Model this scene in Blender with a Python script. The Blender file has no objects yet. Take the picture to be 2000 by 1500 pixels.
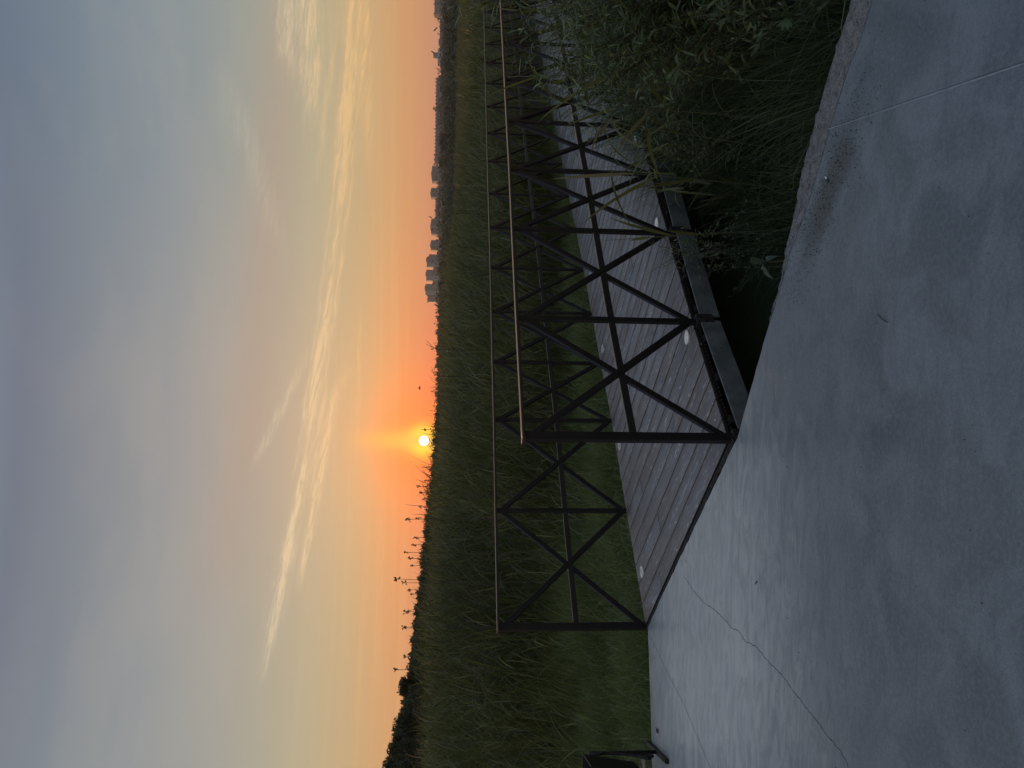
import bpy, math, random
import numpy as np
R = math.radians
rng = np.random.default_rng(7)
random.seed(7)
scene = bpy.context.scene
col = scene.collection

# ------------------------------------------------------------------ camera
# The photograph is stored lying on its side: the camera is held rolled by 90 degrees.
FPX, PITCH, ROLL, EYE = 1515.0, R(4.75), R(0.88), 1.492
cp, sp, cr, sr = math.cos(PITCH), math.sin(PITCH), math.cos(ROLL), math.sin(ROLL)
XU = np.array([cr, sr*sp, sr*cp]); YU = np.array([-sr, cr*sp, cr*cp]); FW = np.array([0, cp, -sp])
from mathutils import Matrix, Vector
cam_d = bpy.data.cameras.new('camera'); cam = bpy.data.objects.new('camera', cam_d); col.objects.link(cam)
cam_d.sensor_fit = 'HORIZONTAL'; cam_d.sensor_width = 36; cam_d.lens = 36*FPX/2000
cam_d.clip_start = 0.05; cam_d.clip_end = 12000
cam.matrix_world = Matrix(((-YU[0], XU[0], -FW[0], 0), (-YU[1], XU[1], -FW[1], 0), (-YU[2], XU[2], -FW[2], EYE), (0, 0, 0, 1)))
scene.camera = cam

# ------------------------------------------------------------------ sky, sun, exposure
SUN_AZ, SUN_EL = -4.26, 1.66
world = bpy.data.worlds.new('World'); scene.world = world; world.use_nodes = True
wt = world.node_tree; wt.nodes.clear()
def lin(c):
    return tuple(((v/255)/12.92 if v/255 <= .04045 else ((v/255+.055)/1.055)**2.4) for v in c)
class NG:
    def __init__(s, t): s.t = t
    def inp(s, n, i, v):
        if v is None: return
        if hasattr(v, 'is_linked') or hasattr(v, 'links'): s.t.links.new(v, n.inputs[i])
        else: n.inputs[i].default_value = v
    def m(s, op, a, b=None, c=None, clamp=False):
        n = s.t.nodes.new('ShaderNodeMath'); n.operation = op; n.use_clamp = clamp
        s.inp(n, 0, a); s.inp(n, 1, b); s.inp(n, 2, c); return n.outputs[0]
    def mr(s, v, a, b, c=0.0, d=1.0, smooth=True):
        n = s.t.nodes.new('ShaderNodeMapRange'); n.interpolation_type = 'SMOOTHSTEP' if smooth else 'LINEAR'
        s.inp(n, 0, v); s.inp(n, 1, a); s.inp(n, 2, b); s.inp(n, 3, c); s.inp(n, 4, d); return n.outputs[0]
    def mix(s, f, a, b, mode='MIX'):
        n = s.t.nodes.new('ShaderNodeMix'); n.data_type = 'RGBA'; n.blend_type = mode
        s.inp(n, 0, f); 
        for i, v in ((6, a), (7, b)):
            if isinstance(v, tuple): v = (*v[:3], 1)
            s.inp(n, i, v)
        return n.outputs[2]
    def noise(s, vec, scale, detail=4, rough=.5, dist=0.0):
        n = s.t.nodes.new('ShaderNodeTexNoise'); s.inp(n, 'Vector', vec)
        n.inputs['Scale'].default_value = scale; n.inputs['Detail'].default_value = detail
        n.inputs['Roughness'].default_value = rough; n.inputs['Distortion'].default_value = dist
        return n.outputs[0]
    def xyz(s, x, y, z=0.0):
        n = s.t.nodes.new('ShaderNodeCombineXYZ'); s.inp(n, 0, x); s.inp(n, 1, y); s.inp(n, 2, z); return n.outputs[0]
    def ramp(s, f, stops, interp='LINEAR'):
        n = s.t.nodes.new('ShaderNodeValToRGB'); n.color_ramp.interpolation = interp; s.inp(n, 0, f)
        e = n.color_ramp.elements
        while len(e) > 1: e.remove(e[-1])
        e[0].position = stops[0][0]; e[0].color = (*stops[0][1], 1)
        for p, c in stops[1:]:
            k = e.new(p); k.color = (*c, 1)
        return n.outputs[0]
W = NG(wt)
tc = wt.nodes.new('ShaderNodeTexCoord'); sx = wt.nodes.new('ShaderNodeSeparateXYZ'); wt.links.new(tc.outputs['Generated'], sx.inputs[0])
EL = W.m('MULTIPLY', W.m('ARCSINE', sx.outputs[2]), 180/math.pi)
AZ = W.m('MULTIPLY', W.m('ARCTAN2', sx.outputs[0], sx.outputs[1]), 180/math.pi)
stops = [(0, (188,128,106)), (0.6, (200,137,108)), (1.6, (206,145,106)), (3, (208,154,106)), (4.5, (204,163,116)), (6.5, (192,168,128)),
         (9, (181,170,140)), (12, (167,163,146)), (15, (157,158,151)), (19, (143,149,151)), (23, (128,137,144)), (27.5, (111,120,134)),
         (36, (130,144,162)), (55, (156,172,194)), (90, (160,178,203))]  # upper sky out of view, brightened to lift the ground
base = W.ramp(W.m('DIVIDE', W.m('MAXIMUM', EL, 0.0), 90.0), [(e/90, lin(c)) for e, c in stops])
# distance from the sun
sdir = (math.sin(R(SUN_AZ))*math.cos(R(SUN_EL)), math.cos(R(SUN_AZ))*math.cos(R(SUN_EL)), math.sin(R(SUN_EL)))
dn = wt.nodes.new('ShaderNodeVectorMath'); dn.operation = 'DOT_PRODUCT'; wt.links.new(tc.outputs['Generated'], dn.inputs[0]); dn.inputs[1].default_value = sdir
DS = W.m('MULTIPLY', W.m('ARCCOSINE', W.m('MINIMUM', dn.outputs['Value'], 0.9999999)), 180/math.pi)
# unseen sky away from the sun is brightened and bluer, to lift the ground
back = W.mr(DS, 40.0, 150.0, 0.0, 1.0)
base = W.mix(back, base, W.mix(1.0, base, (1.18, 1.28, 1.38), 'MULTIPLY'))
base = W.mix(W.m('MULTIPLY', W.mr(AZ, -2.0, 27.0), W.mr(EL, 7.0, 18.0)), base, W.mix(1.0, base, (.80, .90, .98), 'MULTIPLY'))
glow = W.m('MULTIPLY', W.m('EXPONENT', W.m('DIVIDE', DS, -7.0)), 1.0)
low = W.mr(EL, 0.0, 7.0, 1.0, 0.0)
c1 = W.mix(W.m('MULTIPLY', glow, W.m('MULTIPLY', low, 1.0)), base, lin((252, 92, 22)))
gl = wt.nodes.new('ShaderNodeVectorMath'); gl.operation = 'SCALE'; gl.inputs[0].default_value = (.46, .095, .0); wt.links.new(glow, gl.inputs['Scale'])
c1 = W.mix(1.0, c1, gl.outputs[0], 'ADD')
# cirrus streaks, each a band of elevation that drifts with azimuth
vn = W.noise(W.xyz(W.m('MULTIPLY', AZ, .20), W.m('MULTIPLY', W.m('ADD', EL, W.m('MULTIPLY', AZ, .13)), 1.3)), 1.6, 9, .66, .5)
fib = W.noise(W.xyz(W.m('MULTIPLY', AZ, .30), W.m('MULTIPLY', W.m('ADD', EL, W.m('MULTIPLY', AZ, .16)), 2.6), 3.7), 1.5, 9, .66, .9)
big = W.noise(W.xyz(W.m('MULTIPLY', AZ, .05), W.m('MULTIPLY', EL, .16), 9.1), 1.6, 5, .55, .3)
def streak(a0, a1, e0, k, sig, amp, fade=3.0, q=0.0, wob=.8):
    cen = W.m('ADD', e0, W.m('MULTIPLY', AZ, k))
    if q: cen = W.m('ADD', cen, W.m('MULTIPLY', W.m('MULTIPLY', AZ, AZ), q))
    cen = W.m('ADD', cen, W.m('MULTIPLY', W.m('SUBTRACT', vn, .5), wob))
    t = W.m('DIVIDE', W.m('SUBTRACT', EL, cen), sig)
    g = W.m('EXPONENT', W.m('MULTIPLY', W.m('MULTIPLY', t, t), -1.0))
    win = W.m('MULTIPLY', W.mr(AZ, a0, a0+fade), W.mr(AZ, a1-fade, a1, 1.0, 0.0))
    return W.m('MULTIPLY', W.m('MULTIPLY', g, win), amp)
S = [streak(-21.5, -4, 9.37, -.128, .17, 1.0, 4), streak(-19, 9, 9.25, -.125, .42, .45, 6), streak(-3, 30, 9.42, -.132, .24, .62, 6), streak(9, 26, 9.42, -.132, .6, .25, 6),
     streak(-5, 4, 9.52, -.14, .2, .6, 3), streak(-15.5, 1, 8.02, -.142, .2, .75, 3), streak(-12, 0, 8.4, -.10, .5, .35, 4), streak(-7, 3, 10.9, -.42, .28, .42, 3),
     streak(17, 38, 9.4, .0, .55, .8, 4, wob=2.4), streak(20, 40, 11.1, -.01, .45, .7, 3, wob=2.4), streak(13, 27, 11.8, -.17, .22, .4, 4),
     streak(12, 40, 9.0, -.09, .34, .55, 6), streak(13, 40, 5.7, .0, .35, .5, 6), streak(12, 25, 10.8, -.17, .2, .3, 5), streak(-6, 6, 6.4, 0.0, .1, .4, 3), streak(7, 23, 9.2, .275, .75, .17, 6, wob=1.2), streak(-3, 32, 9.95, -.13, .12, .42, 5), streak(3, 34, 8.75, -.125, .13, .42, 5), streak(-9, 13, 8.75, -.11, .12, .38, 5), streak(-22, -9, 9.75, -.12, .5, .22, 5), streak(-9, 2, 9.9, -.13, .14, .45, 4),
     streak(-25, -5, 5.0, .03, .3, .12, 6), streak(-4, 2, 7.5, -.3, .3, .4, 2)]
tot = S[0]
for s_ in S[1:]: tot = W.m('ADD', tot, s_)
tex = W.m('ADD', .22, W.m('MULTIPLY', W.mr(fib, .36, .64, 0.0, 1.0), 1.15))
cl = W.m('MULTIPLY', tot, tex, clamp=True)
hb = W.m('MULTIPLY', W.mr(W.noise(W.xyz(W.m('MULTIPLY', AZ, .035), W.m('MULTIPLY', EL, 2.2), 4.4), 1.0, 5, .6, .2), .45, .75), W.m('MULTIPLY', W.mr(EL, 1.5, 3.0), W.mr(EL, 6.0, 12.0, 1.0, 0.0)))
cl = W.m('ADD', W.m('MULTIPLY', cl, .95), W.m('MULTIPLY', hb, .22))
ccol = W.mix(W.mr(EL, 3.0, 16.0), lin((246, 190, 122)), lin((222, 208, 178)))
ccol = W.mix(W.mr(DS, 5.0, 22.0, .0, 1.0), ccol, W.mix(1.0, ccol, (.86, .92, .95), 'MULTIPLY'))
smoke = W.m('MULTIPLY', streak(-18, 30, 13.6, -.10, 1.5, .5, 9, wob=2.0), W.mr(big, .3, .6, .4, 1.0))
c1 = W.mix(smoke, c1, lin((178, 152, 134)))
c2 = W.mix(cl, c1, ccol)
pt = W.m('MULTIPLY', W.mr(big, .42, .68), W.m('MULTIPLY', W.mr(EL, 6.0, 13.0), W.mr(EL, 20.0, 32.0, 1.0, 0.0)))
c2 = W.mix(W.m('MULTIPLY', pt, .12), c2, lin((188, 174, 158)))
# the sun's disc and the bright air round it
wide = W.m('EXPONENT', W.m('MULTIPLY', W.m('POWER', W.m('DIVIDE', DS, 3.6), 2.0), -1.0))
c2 = W.mix(W.m('MULTIPLY', wide, .42), c2, (1.35, .30, .03))
halo = W.m('EXPONENT', W.m('MULTIPLY', W.m('POWER', W.m('DIVIDE', DS, .88), 2.0), -1.0))
c3 = W.mix(W.m('MULTIPLY', halo, .99), c2, (2.1, 1.6, .0))
pil = W.m('MULTIPLY', W.m('EXPONENT', W.m('MULTIPLY', W.m('POWER', W.m('DIVIDE', W.m('SUBTRACT', AZ, SUN_AZ), .75), 2.0), -1.0)), W.mr(EL, 1.0, 8.0, 1.0, 0.0))
c3 = W.mix(pil, c3, (1.2, .62, .10))
disc = W.mr(DS, .31, .39, 1.0, 0.0)
c4 = W.mix(disc, c3, (3.0, 2.9, 2.4))
# the physical sky model still feeds a share of the light
nis = wt.nodes.new('ShaderNodeTexSky'); nis.sky_type = 'NISHITA'; nis.sun_disc = False
nis.sun_elevation = R(SUN_EL); nis.sun_rotation = R(SUN_AZ); nis.dust_density = 2.5; nis.air_density = 1.0
nsc = wt.nodes.new('ShaderNodeVectorMath'); nsc.operation = 'SCALE'; wt.links.new(nis.outputs[0], nsc.inputs[0]); nsc.inputs['Scale'].default_value = 0.004
c5 = W.mix(1.0, c4, nsc.outputs[0], 'ADD')
bg = wt.nodes.new('ShaderNodeBackground'); wt.links.new(c5, bg.inputs[0]); bg.inputs[1].default_value = 1.0
wo = wt.nodes.new('ShaderNodeOutputWorld'); wt.links.new(bg.outputs[0], wo.inputs[0])
world.cycles.sampling_method = 'MANUAL'; world.cycles.sample_map_resolution = 1024

sun_d = bpy.data.lights.new('sun', 'SUN'); sun_d.energy = 2.0; sun_d.angle = R(.6); sun_d.color = (1, .50, .20)
sun = bpy.data.objects.new('sun', sun_d); col.objects.link(sun); sun.location = (-20, 300, 40)
sun.rotation_euler = Vector(sdir).to_track_quat('Z', 'Y').to_euler()
scene.view_settings.view_transform = 'Standard'; scene.view_settings.look = 'None'
scene.view_settings.exposure = 0; scene.view_settings.gamma = 1; scene.view_settings.use_curve_mapping = False
scene.cycles.use_denoising = True; scene.cycles.max_bounces = 6; scene.cycles.volume_bounces = 0
scene.cycles.transparent_max_bounces = 4; scene.cycles.sample_clamp_indirect = 4

# ------------------------------------------------------------------ helpers
def ray(X, Y):                                   # direction through a point of the (lying) photograph
    u, v = 1500-Y, X
    return FW + XU*(u-750)/FPX + YU*(1000-v)/FPX
def at(X, Y, d):                                 # ... at the distance d in front of the camera
    r = ray(X, Y); return np.array([0, 0, EYE]) + r*(d/r[1])
def gd(X, Y, z=0.0):                             # ... where it meets the height z
    r = ray(X, Y); t = (z-EYE)/r[2]; return np.array([0, 0, EYE]) + r*t
def tag(o, label=None, cat=None, group=None, kind=None):
    if label: o['label'] = label
    if cat: o['category'] = cat
    if group: o['group'] = group
    if kind: o['kind'] = kind
    return o
def empty(name, loc=(0, 0, 0), rz=0):
    o = bpy.data.objects.new(name, None); col.objects.link(o); o.location = [float(v) for v in loc]; o.rotation_euler.z = rz
    o.empty_display_size = .2
    return o
def link(name, me, mat=None, parent=None, local=True):
    o = bpy.data.objects.new(name, me); col.objects.link(o)
    if mat: me.materials.append(mat)
    if parent is not None:
        o.parent = parent
        if not local: o.matrix_parent_inverse = Matrix.Translation(parent.location).inverted()
    return o
def npmesh(name, V, F4=None, F3=None, attrs=None, uv=None, smooth=False):
    me = bpy.data.meshes.new(name); V = np.asarray(V, np.float32); me.vertices.add(len(V)); me.vertices.foreach_set('co', V.ravel())
    n4 = 0 if F4 is None else len(F4); n3 = 0 if F3 is None else len(F3)
    li = np.concatenate([np.asarray(F4, np.int32).ravel() if n4 else np.zeros(0, np.int32), np.asarray(F3, np.int32).ravel() if n3 else np.zeros(0, np.int32)])
    me.loops.add(len(li)); me.loops.foreach_set('vertex_index', li)
    me.polygons.add(n4+n3)
    st = np.concatenate([np.arange(n4)*4, n4*4+np.arange(n3)*3]).astype(np.int32); me.polygons.foreach_set('loop_start', st)
    if smooth: me.polygons.foreach_set('use_smooth', np.ones(n4+n3, bool))
    if attrs:
        for k, a in attrs.items():
            at_ = me.attributes.new(k, 'FLOAT', 'POINT'); at_.data.foreach_set('value', np.asarray(a, np.float32))
    if uv is not None:
        l = me.uv_layers.new(name='uv'); l.data.foreach_set('uv', np.asarray(uv, np.float32)[li].ravel())
    me.update(calc_edges=True); me.validate()
    return me
class MB:                                        # collects simple pieces into one mesh
    def __init__(s): s.v = []; s.f = []
    def add(s, vs, fs):
        b = len(s.v); s.v += [tuple(map(float, v)) for v in vs]; s.f += [tuple(b+i for i in f) for f in fs]; return s
    def box(s, c, size, rz=0, ch=0.0):
        x, y, z = [v/2 for v in size]; cc, ss = math.cos(rz), math.sin(rz)
        vs = []
        for dz in (-z, z):
            for dx, dy in ((-x, -y), (x, -y), (x, y), (-x, y)):
                vs.append((c[0]+dx*cc-dy*ss, c[1]+dx*ss+dy*cc, c[2]+dz))
        return s.add(vs, [(3, 2, 1, 0), (4, 5, 6, 7), (0, 1, 5, 4), (1, 2, 6, 5), (2, 3, 7, 6), (3, 0, 4, 7)])
    def bar(s, p0, p1, w, h, up=(0, 0, 1), ch=.003):
        """a chamfered rectangular bar: h along 'up', w across"""
        p0, p1, up = Vector(p0), Vector(p1), Vector(up); d = (p1-p0).normalized(); sd = d.cross(up).normalized(); u = sd.cross(d).normalized()
        a, b = w/2, h/2; prof = [(-a+ch, -b), (a-ch, -b), (a, -b+ch), (a, b-ch), (a-ch, b), (-a+ch, b), (-a, b-ch), (-a, -b+ch)]
        vs = [p+sd*x+u*y for p in (p0, p1) for x, y in prof]; n = 8
        return s.add(vs, [(i, (i+1) % n, n+(i+1) % n, n+i) for i in range(n)] + [tuple(range(n-1, -1, -1)), tuple(range(n, 2*n))])
    def tube(s, pts, rad, n=8, cap=True):
        pts = [Vector(p) for p in pts]; rad = rad if hasattr(rad, '__len__') else [rad]*len(pts); vs = []; prev = None
        for i, p in enumerate(pts):
            d = (pts[min(i+1, len(pts)-1)]-pts[max(i-1, 0)]).normalized()
            a = d.cross(Vector((0, 0, 1)) if abs(d.z) < .95 else Vector((1, 0, 0))).normalized() if prev is None else (prev-d*prev.dot(d)).normalized()
            prev = a; b = d.cross(a)
            vs += [p+(a*math.cos(2*math.pi*k/n)+b*math.sin(2*math.pi*k/n))*rad[i] for k in range(n)]
        fs = [(i*n+k, i*n+(k+1) % n, (i+1)*n+(k+1) % n, (i+1)*n+k) for i in range(len(pts)-1) for k in range(n)]
        if cap: fs += [tuple(range(n-1, -1, -1)), tuple(range((len(pts)-1)*n, len(pts)*n))]
        return s.add(vs, fs)
    def mesh(s, name, smooth=False):
        me = bpy.data.meshes.new(name); me.from_pydata(s.v, [], s.f); me.update()
        if smooth: me.polygons.foreach_set('use_smooth', [True]*len(me.polygons))
        return me
    def build(s, name, mat, parent=None, smooth=False, local=False):
        return link(name, s.mesh(name, smooth), mat, parent, local)

def blades(P, az, tilt, curl, L, Wd, K=4, prof='grass', twist=None, tint=None, pw=1.3, sway=None):
    """curved leaf strips grown from the points P; all arguments are arrays"""
    N = len(P); az, tilt, curl, L, Wd = [np.broadcast_to(np.asarray(a, float), (N,)) for a in (az, tilt, curl, L, Wd)]
    t = np.linspace(0, 1, K+1); th = tilt[:, None]+curl[:, None]*t[None]**pw
    azm = az[:, None] + (0 if sway is None else np.asarray(sway)[:, None]*t[None])
    D = np.stack([np.sin(th)*np.sin(azm), np.sin(th)*np.cos(azm), np.cos(th)], -1)
    step = (D[:, :-1]+D[:, 1:])/2*(L/K)[:, None, None]
    C = np.concatenate([np.zeros((N, 1, 3)), np.cumsum(step, 1)], 1)+P[:, None, :]
    side = np.stack([np.cos(azm), -np.sin(azm), np.zeros_like(azm)], -1)
    if twist is not None:
        n_ = np.cross(D, side); tw = (np.asarray(twist)[:, None]*(0.4+0.6*t[None]))[..., None]
        side = side*np.cos(tw)+n_*np.sin(tw)
    w = {'grass': np.clip(1-t**2.2, .04, 1), 'leaf': np.clip(np.sin(np.pi*np.clip(t*.93+.05, 0, 1))**.7, .06, 1), 'reed': np.clip(np.minimum(.35+t*4, 1)*(1-t**2.4), .03, 1)}[prof]
    hw = (Wd[:, None]*w[None]/2)[..., None]
    V = np.stack([C-side*hw, C+side*hw], 2).reshape(-1, 3)
    b = (np.arange(N)*(K+1)*2)[:, None]+np.arange(K)[None]*2
    F = np.stack([b, b+1, b+3, b+2], -1).reshape(-1, 4)
    tn = np.repeat(rng.random(N) if tint is None else np.broadcast_to(np.asarray(tint, float), (N,)), (K+1)*2)
    return V, F, tn
def join(parts):
    V, F, T, o = [], [], [], 0
    for v, f, t in parts:
        V.append(v); F.append(f+o); T.append(t); o += len(v)
    return np.concatenate(V), np.concatenate(F), np.concatenate(T)
def veg(name, parts, mat, parent=None):
    V, F, T = join(parts); return link(name, npmesh(name, V, F4=F, attrs={'tint': T}), mat, parent, False)

# ------------------------------------------------------------------ materials
def mat(name, f):
    m = bpy.data.materials.new(name); m.use_nodes = True; t = m.node_tree; t.nodes.clear()
    o = t.nodes.new('ShaderNodeOutputMaterial'); g = NG(t); s = f(g, t); t.links.new(s, o.inputs[0]); return m
def pbsdf(g, t, colr, rough=.5, spec=.5, metal=0.0, bump=None, bstr=.2, bdist=.01, coat=0.0, ior=1.5):
    p = t.nodes.new('ShaderNodeBsdfPrincipled'); p.inputs['IOR'].default_value = ior
    g.inp(p, 'Base Color', (*colr, 1) if isinstance(colr, tuple) else colr); g.inp(p, 'Roughness', rough); g.inp(p, 'Metallic', metal)
    g.inp(p, 'Specular IOR Level', spec)
    if coat: p.inputs['Coat Weight'].default_value = coat; p.inputs['Coat Roughness'].default_value = .15
    if bump is not None:
        b = t.nodes.new('ShaderNodeBump'); t.links.new(bump, b.inputs['Height']); b.inputs['Strength'].default_value = bstr; b.inputs['Distance'].default_value = bdist
        t.links.new(b.outputs[0], p.inputs['Normal'])
    return p.outputs[0]
def objco(t): return t.nodes.new('ShaderNodeTexCoord').outputs['Object']
def leafmat(name, stops, trans=.35, rough=.5, spec=.35):
    def f(g, t):
        a = t.nodes.new('ShaderNodeAttribute'); a.attribute_name = 'tint'
        c = g.ramp(a.outputs['Fac'], stops)
        c = g.mix(g.m('MULTIPLY', g.noise(objco(t), 9.0, 2), .35), c, (.5, .5, .5), 'MULTIPLY')
        p = pbsdf(g, t, c, rough, spec)
        tr = t.nodes.new('ShaderNodeBsdfTranslucent'); t.links.new(c, tr.inputs[0])
        mx = t.nodes.new('ShaderNodeMixShader'); mx.inputs[0].default_value = trans; t.links.new(p, mx.inputs[1]); t.links.new(tr.outputs[0], mx.inputs[2])
        return mx.outputs[0]
    return mat(name, f)
M = {}
M['reed'] = leafmat('reed_leaf', [(0, (.058, .057, .018)), (.45, (.125, .126, .036)), (.8, (.21, .205, .06)), (.93, (.22, .18, .09)), (1, (.34, .29, .18))], .42, .45)
M['fargreen'] = leafmat('reed_far', [(0, (.060, .062, .020)), (.6, (.105, .106, .03)), (1, (.17, .155, .06))], .3, .55)
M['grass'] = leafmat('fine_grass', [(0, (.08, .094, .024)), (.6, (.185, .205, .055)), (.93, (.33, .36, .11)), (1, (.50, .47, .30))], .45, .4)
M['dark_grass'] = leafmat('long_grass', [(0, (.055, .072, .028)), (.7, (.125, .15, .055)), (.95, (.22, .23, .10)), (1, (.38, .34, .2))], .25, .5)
M['willow'] = leafmat('willow_leaf', [(0, (.055, .078, .026)), (.6, (.115, .148, .045)), (.9, (.26, .29, .11)), (1, (.28, .29, .05))], .35, .4, .5)
M['weed'] = leafmat('weed_leaf', [(0, (.06, .08, .045)), (1, (.12, .15, .10))], .3, .45)
M['tree_leaf'] = leafmat('tree_leaf', [(0, (.030, .040, .018)), (.6, (.048, .060, .024)), (1, (.085, .095, .04))], .3, .6)
M['far_leaf'] = leafmat('far_tree_leaf', [(0, (.035, .045, .03)), (1, (.075, .085, .05))], .2, .8, .1)
M['seed'] = mat('dry_seed', lambda g, t: pbsdf(g, t, (.10, .06, .035), .8, .2))
M['bark'] = mat('bark', lambda g, t: pbsdf(g, t, g.mix(g.noise(objco(t), 14.0, 5), (.035, .028, .02), (.11, .09, .07)), .85, .2))
M['stem'] = mat('green_stem', lambda g, t: pbsdf(g, t, g.mix(g.noise(objco(t), 30.0, 2), (.06, .07, .03), (.12, .12, .055)), .55, .4))

def f_conc(g, t):
    co = objco(t)
    big = g.noise(co, .9, 5, .55, .4); mid = g.noise(co, 3.4, 7, .62, .8); fine = g.noise(co, 60.0, 4, .6)
    stn = t.nodes.new('ShaderNodeMapping'); t.links.new(co, stn.inputs[0]); stn.inputs['Scale'].default_value = (1.6, 6.0, 1); stn.inputs['Rotation'].default_value = (0, 0, R(38))
    streaks = g.noise(stn.outputs[0], 1.7, 9, .68, 2.2)
    c = g.mix(g.mr(mid, .36, .66), (.085, .089, .094), (.172, .175, .178))
    c = g.mix(g.m('MULTIPLY', g.mr(big, .35, .65), .5), c, (.155, .150, .143))
    c = g.mix(g.m('MULTIPLY', g.mr(streaks, .48, .66), .45), c, (.082, .084, .088))
    c = g.mix(g.m('MULTIPLY', g.mr(fine, .40, .66), .30), c, (.235, .235, .235))
    c = g.mix(g.m('MULTIPLY', g.mr(g.noise(co, 170.0, 3, .7), .5, .64), .5), c, (.05, .05, .053))
    vo = t.nodes.new('ShaderNodeTexVoronoi'); t.links.new(co, vo.inputs['Vector']); vo.inputs['Scale'].default_value = 15.0
    gate = g.mr(g.noise(co, 4.0, 4, .7), .53, .60)
    spot = g.m('MULTIPLY', g.mr(vo.outputs['Distance'], .02, g.m('MULTIPLY', g.noise(co, 31.0, 1), .11), 1.0, 0.0), gate)
    c = g.mix(g.m('MULTIPLY', spot, .75), c, (.07, .07, .075))
    vo2 = t.nodes.new('ShaderNodeTexVoronoi'); t.links.new(co, vo2.inputs['Vector']); vo2.inputs['Scale'].default_value = 4.1
    smear = g.m('MULTIPLY', g.mr(g.m('ADD', vo2.outputs['Distance'], g.m('MULTIPLY', mid, .25)), .10, .26, 1.0, 0.0), g.mr(g.noise(co, 2.2, 2), .52, .6))
    c = g.mix(g.m('MULTIPLY', smear, .55), c, (.13, .13, .12))
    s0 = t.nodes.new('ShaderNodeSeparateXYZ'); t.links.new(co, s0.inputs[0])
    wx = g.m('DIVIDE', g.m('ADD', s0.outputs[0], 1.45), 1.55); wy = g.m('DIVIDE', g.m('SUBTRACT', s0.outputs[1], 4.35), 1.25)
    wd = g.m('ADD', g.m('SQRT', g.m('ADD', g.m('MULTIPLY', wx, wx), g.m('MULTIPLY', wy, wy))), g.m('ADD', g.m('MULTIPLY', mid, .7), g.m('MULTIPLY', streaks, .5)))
    pale_patch = g.mr(wd, .85, 2.05, 1.0, 0.0)                      # paler, warmer patch by the far edge
    c = g.mix(g.m('MULTIPLY', pale_patch, .9), c, g.mix(g.mr(streaks, .4, .6), (.54, .485, .43), (.41, .375, .335)))
    # sandy dirt that has washed over the broken edge
    s = t.nodes.new('ShaderNodeSeparateXYZ'); t.links.new(co, s.inputs[0])
    dx = g.m('DIVIDE', g.m('SUBTRACT', s.outputs[0], .76), .33); dy = g.m('DIVIDE', g.m('SUBTRACT', g.m('ADD', s.outputs[1], g.m('MULTIPLY', g.m('SUBTRACT', s.outputs[0], .8), .75)), 2.93), .15)
    dd = g.m('SQRT', g.m('ADD', g.m('MULTIPLY', dx, dx), g.m('MULTIPLY', dy, dy)))
    dirt = g.m('MULTIPLY', g.mr(g.m('ADD', dd, g.m('MULTIPLY', mid, .9)), .75, 1.45, 1.0, 0.0), g.mr(g.noise(co, 90.0, 3, .7), .3, .55, .4, 1.0))
    c = g.mix(g.m('MULTIPLY', dirt, .95), c, (.088, .076, .058))
    rg = g.m('ADD', g.mr(mid, .3, .7, .32, .46), g.m('MULTIPLY', dirt, .4))
    h = g.m('ADD', g.m('MULTIPLY', fine, .3), g.m('ADD', g.m('MULTIPLY', mid, .5), g.m('MULTIPLY', spot, -1.0)))
    return pbsdf(g, t, c, rg, .5, bump=h, bstr=.12, bdist=.003, ior=1.6)
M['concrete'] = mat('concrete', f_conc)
def f_agg(g, t):
    co = objco(t); vo = t.nodes.new('ShaderNodeTexVoronoi'); t.links.new(co, vo.inputs['Vector']); vo.inputs['Scale'].default_value = 150.0
    n = g.noise(co, 28.0, 6, .7)
    c = g.mix(g.mr(vo.outputs['Distance'], .1, .6), (.27, .23, .195), (.10, .085, .075)); c = g.mix(g.m('MULTIPLY', g.mr(n, .35, .7), .6), c, (.34, .30, .26))
    return pbsdf(g, t, c, .9, .2, bump=g.m('ADD', n, g.m('MULTIPLY', vo.outputs['Distance'], -.6)), bstr=.8, bdist=.008)
M['aggregate'] = mat('rough_aggregate', f_agg)
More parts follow.
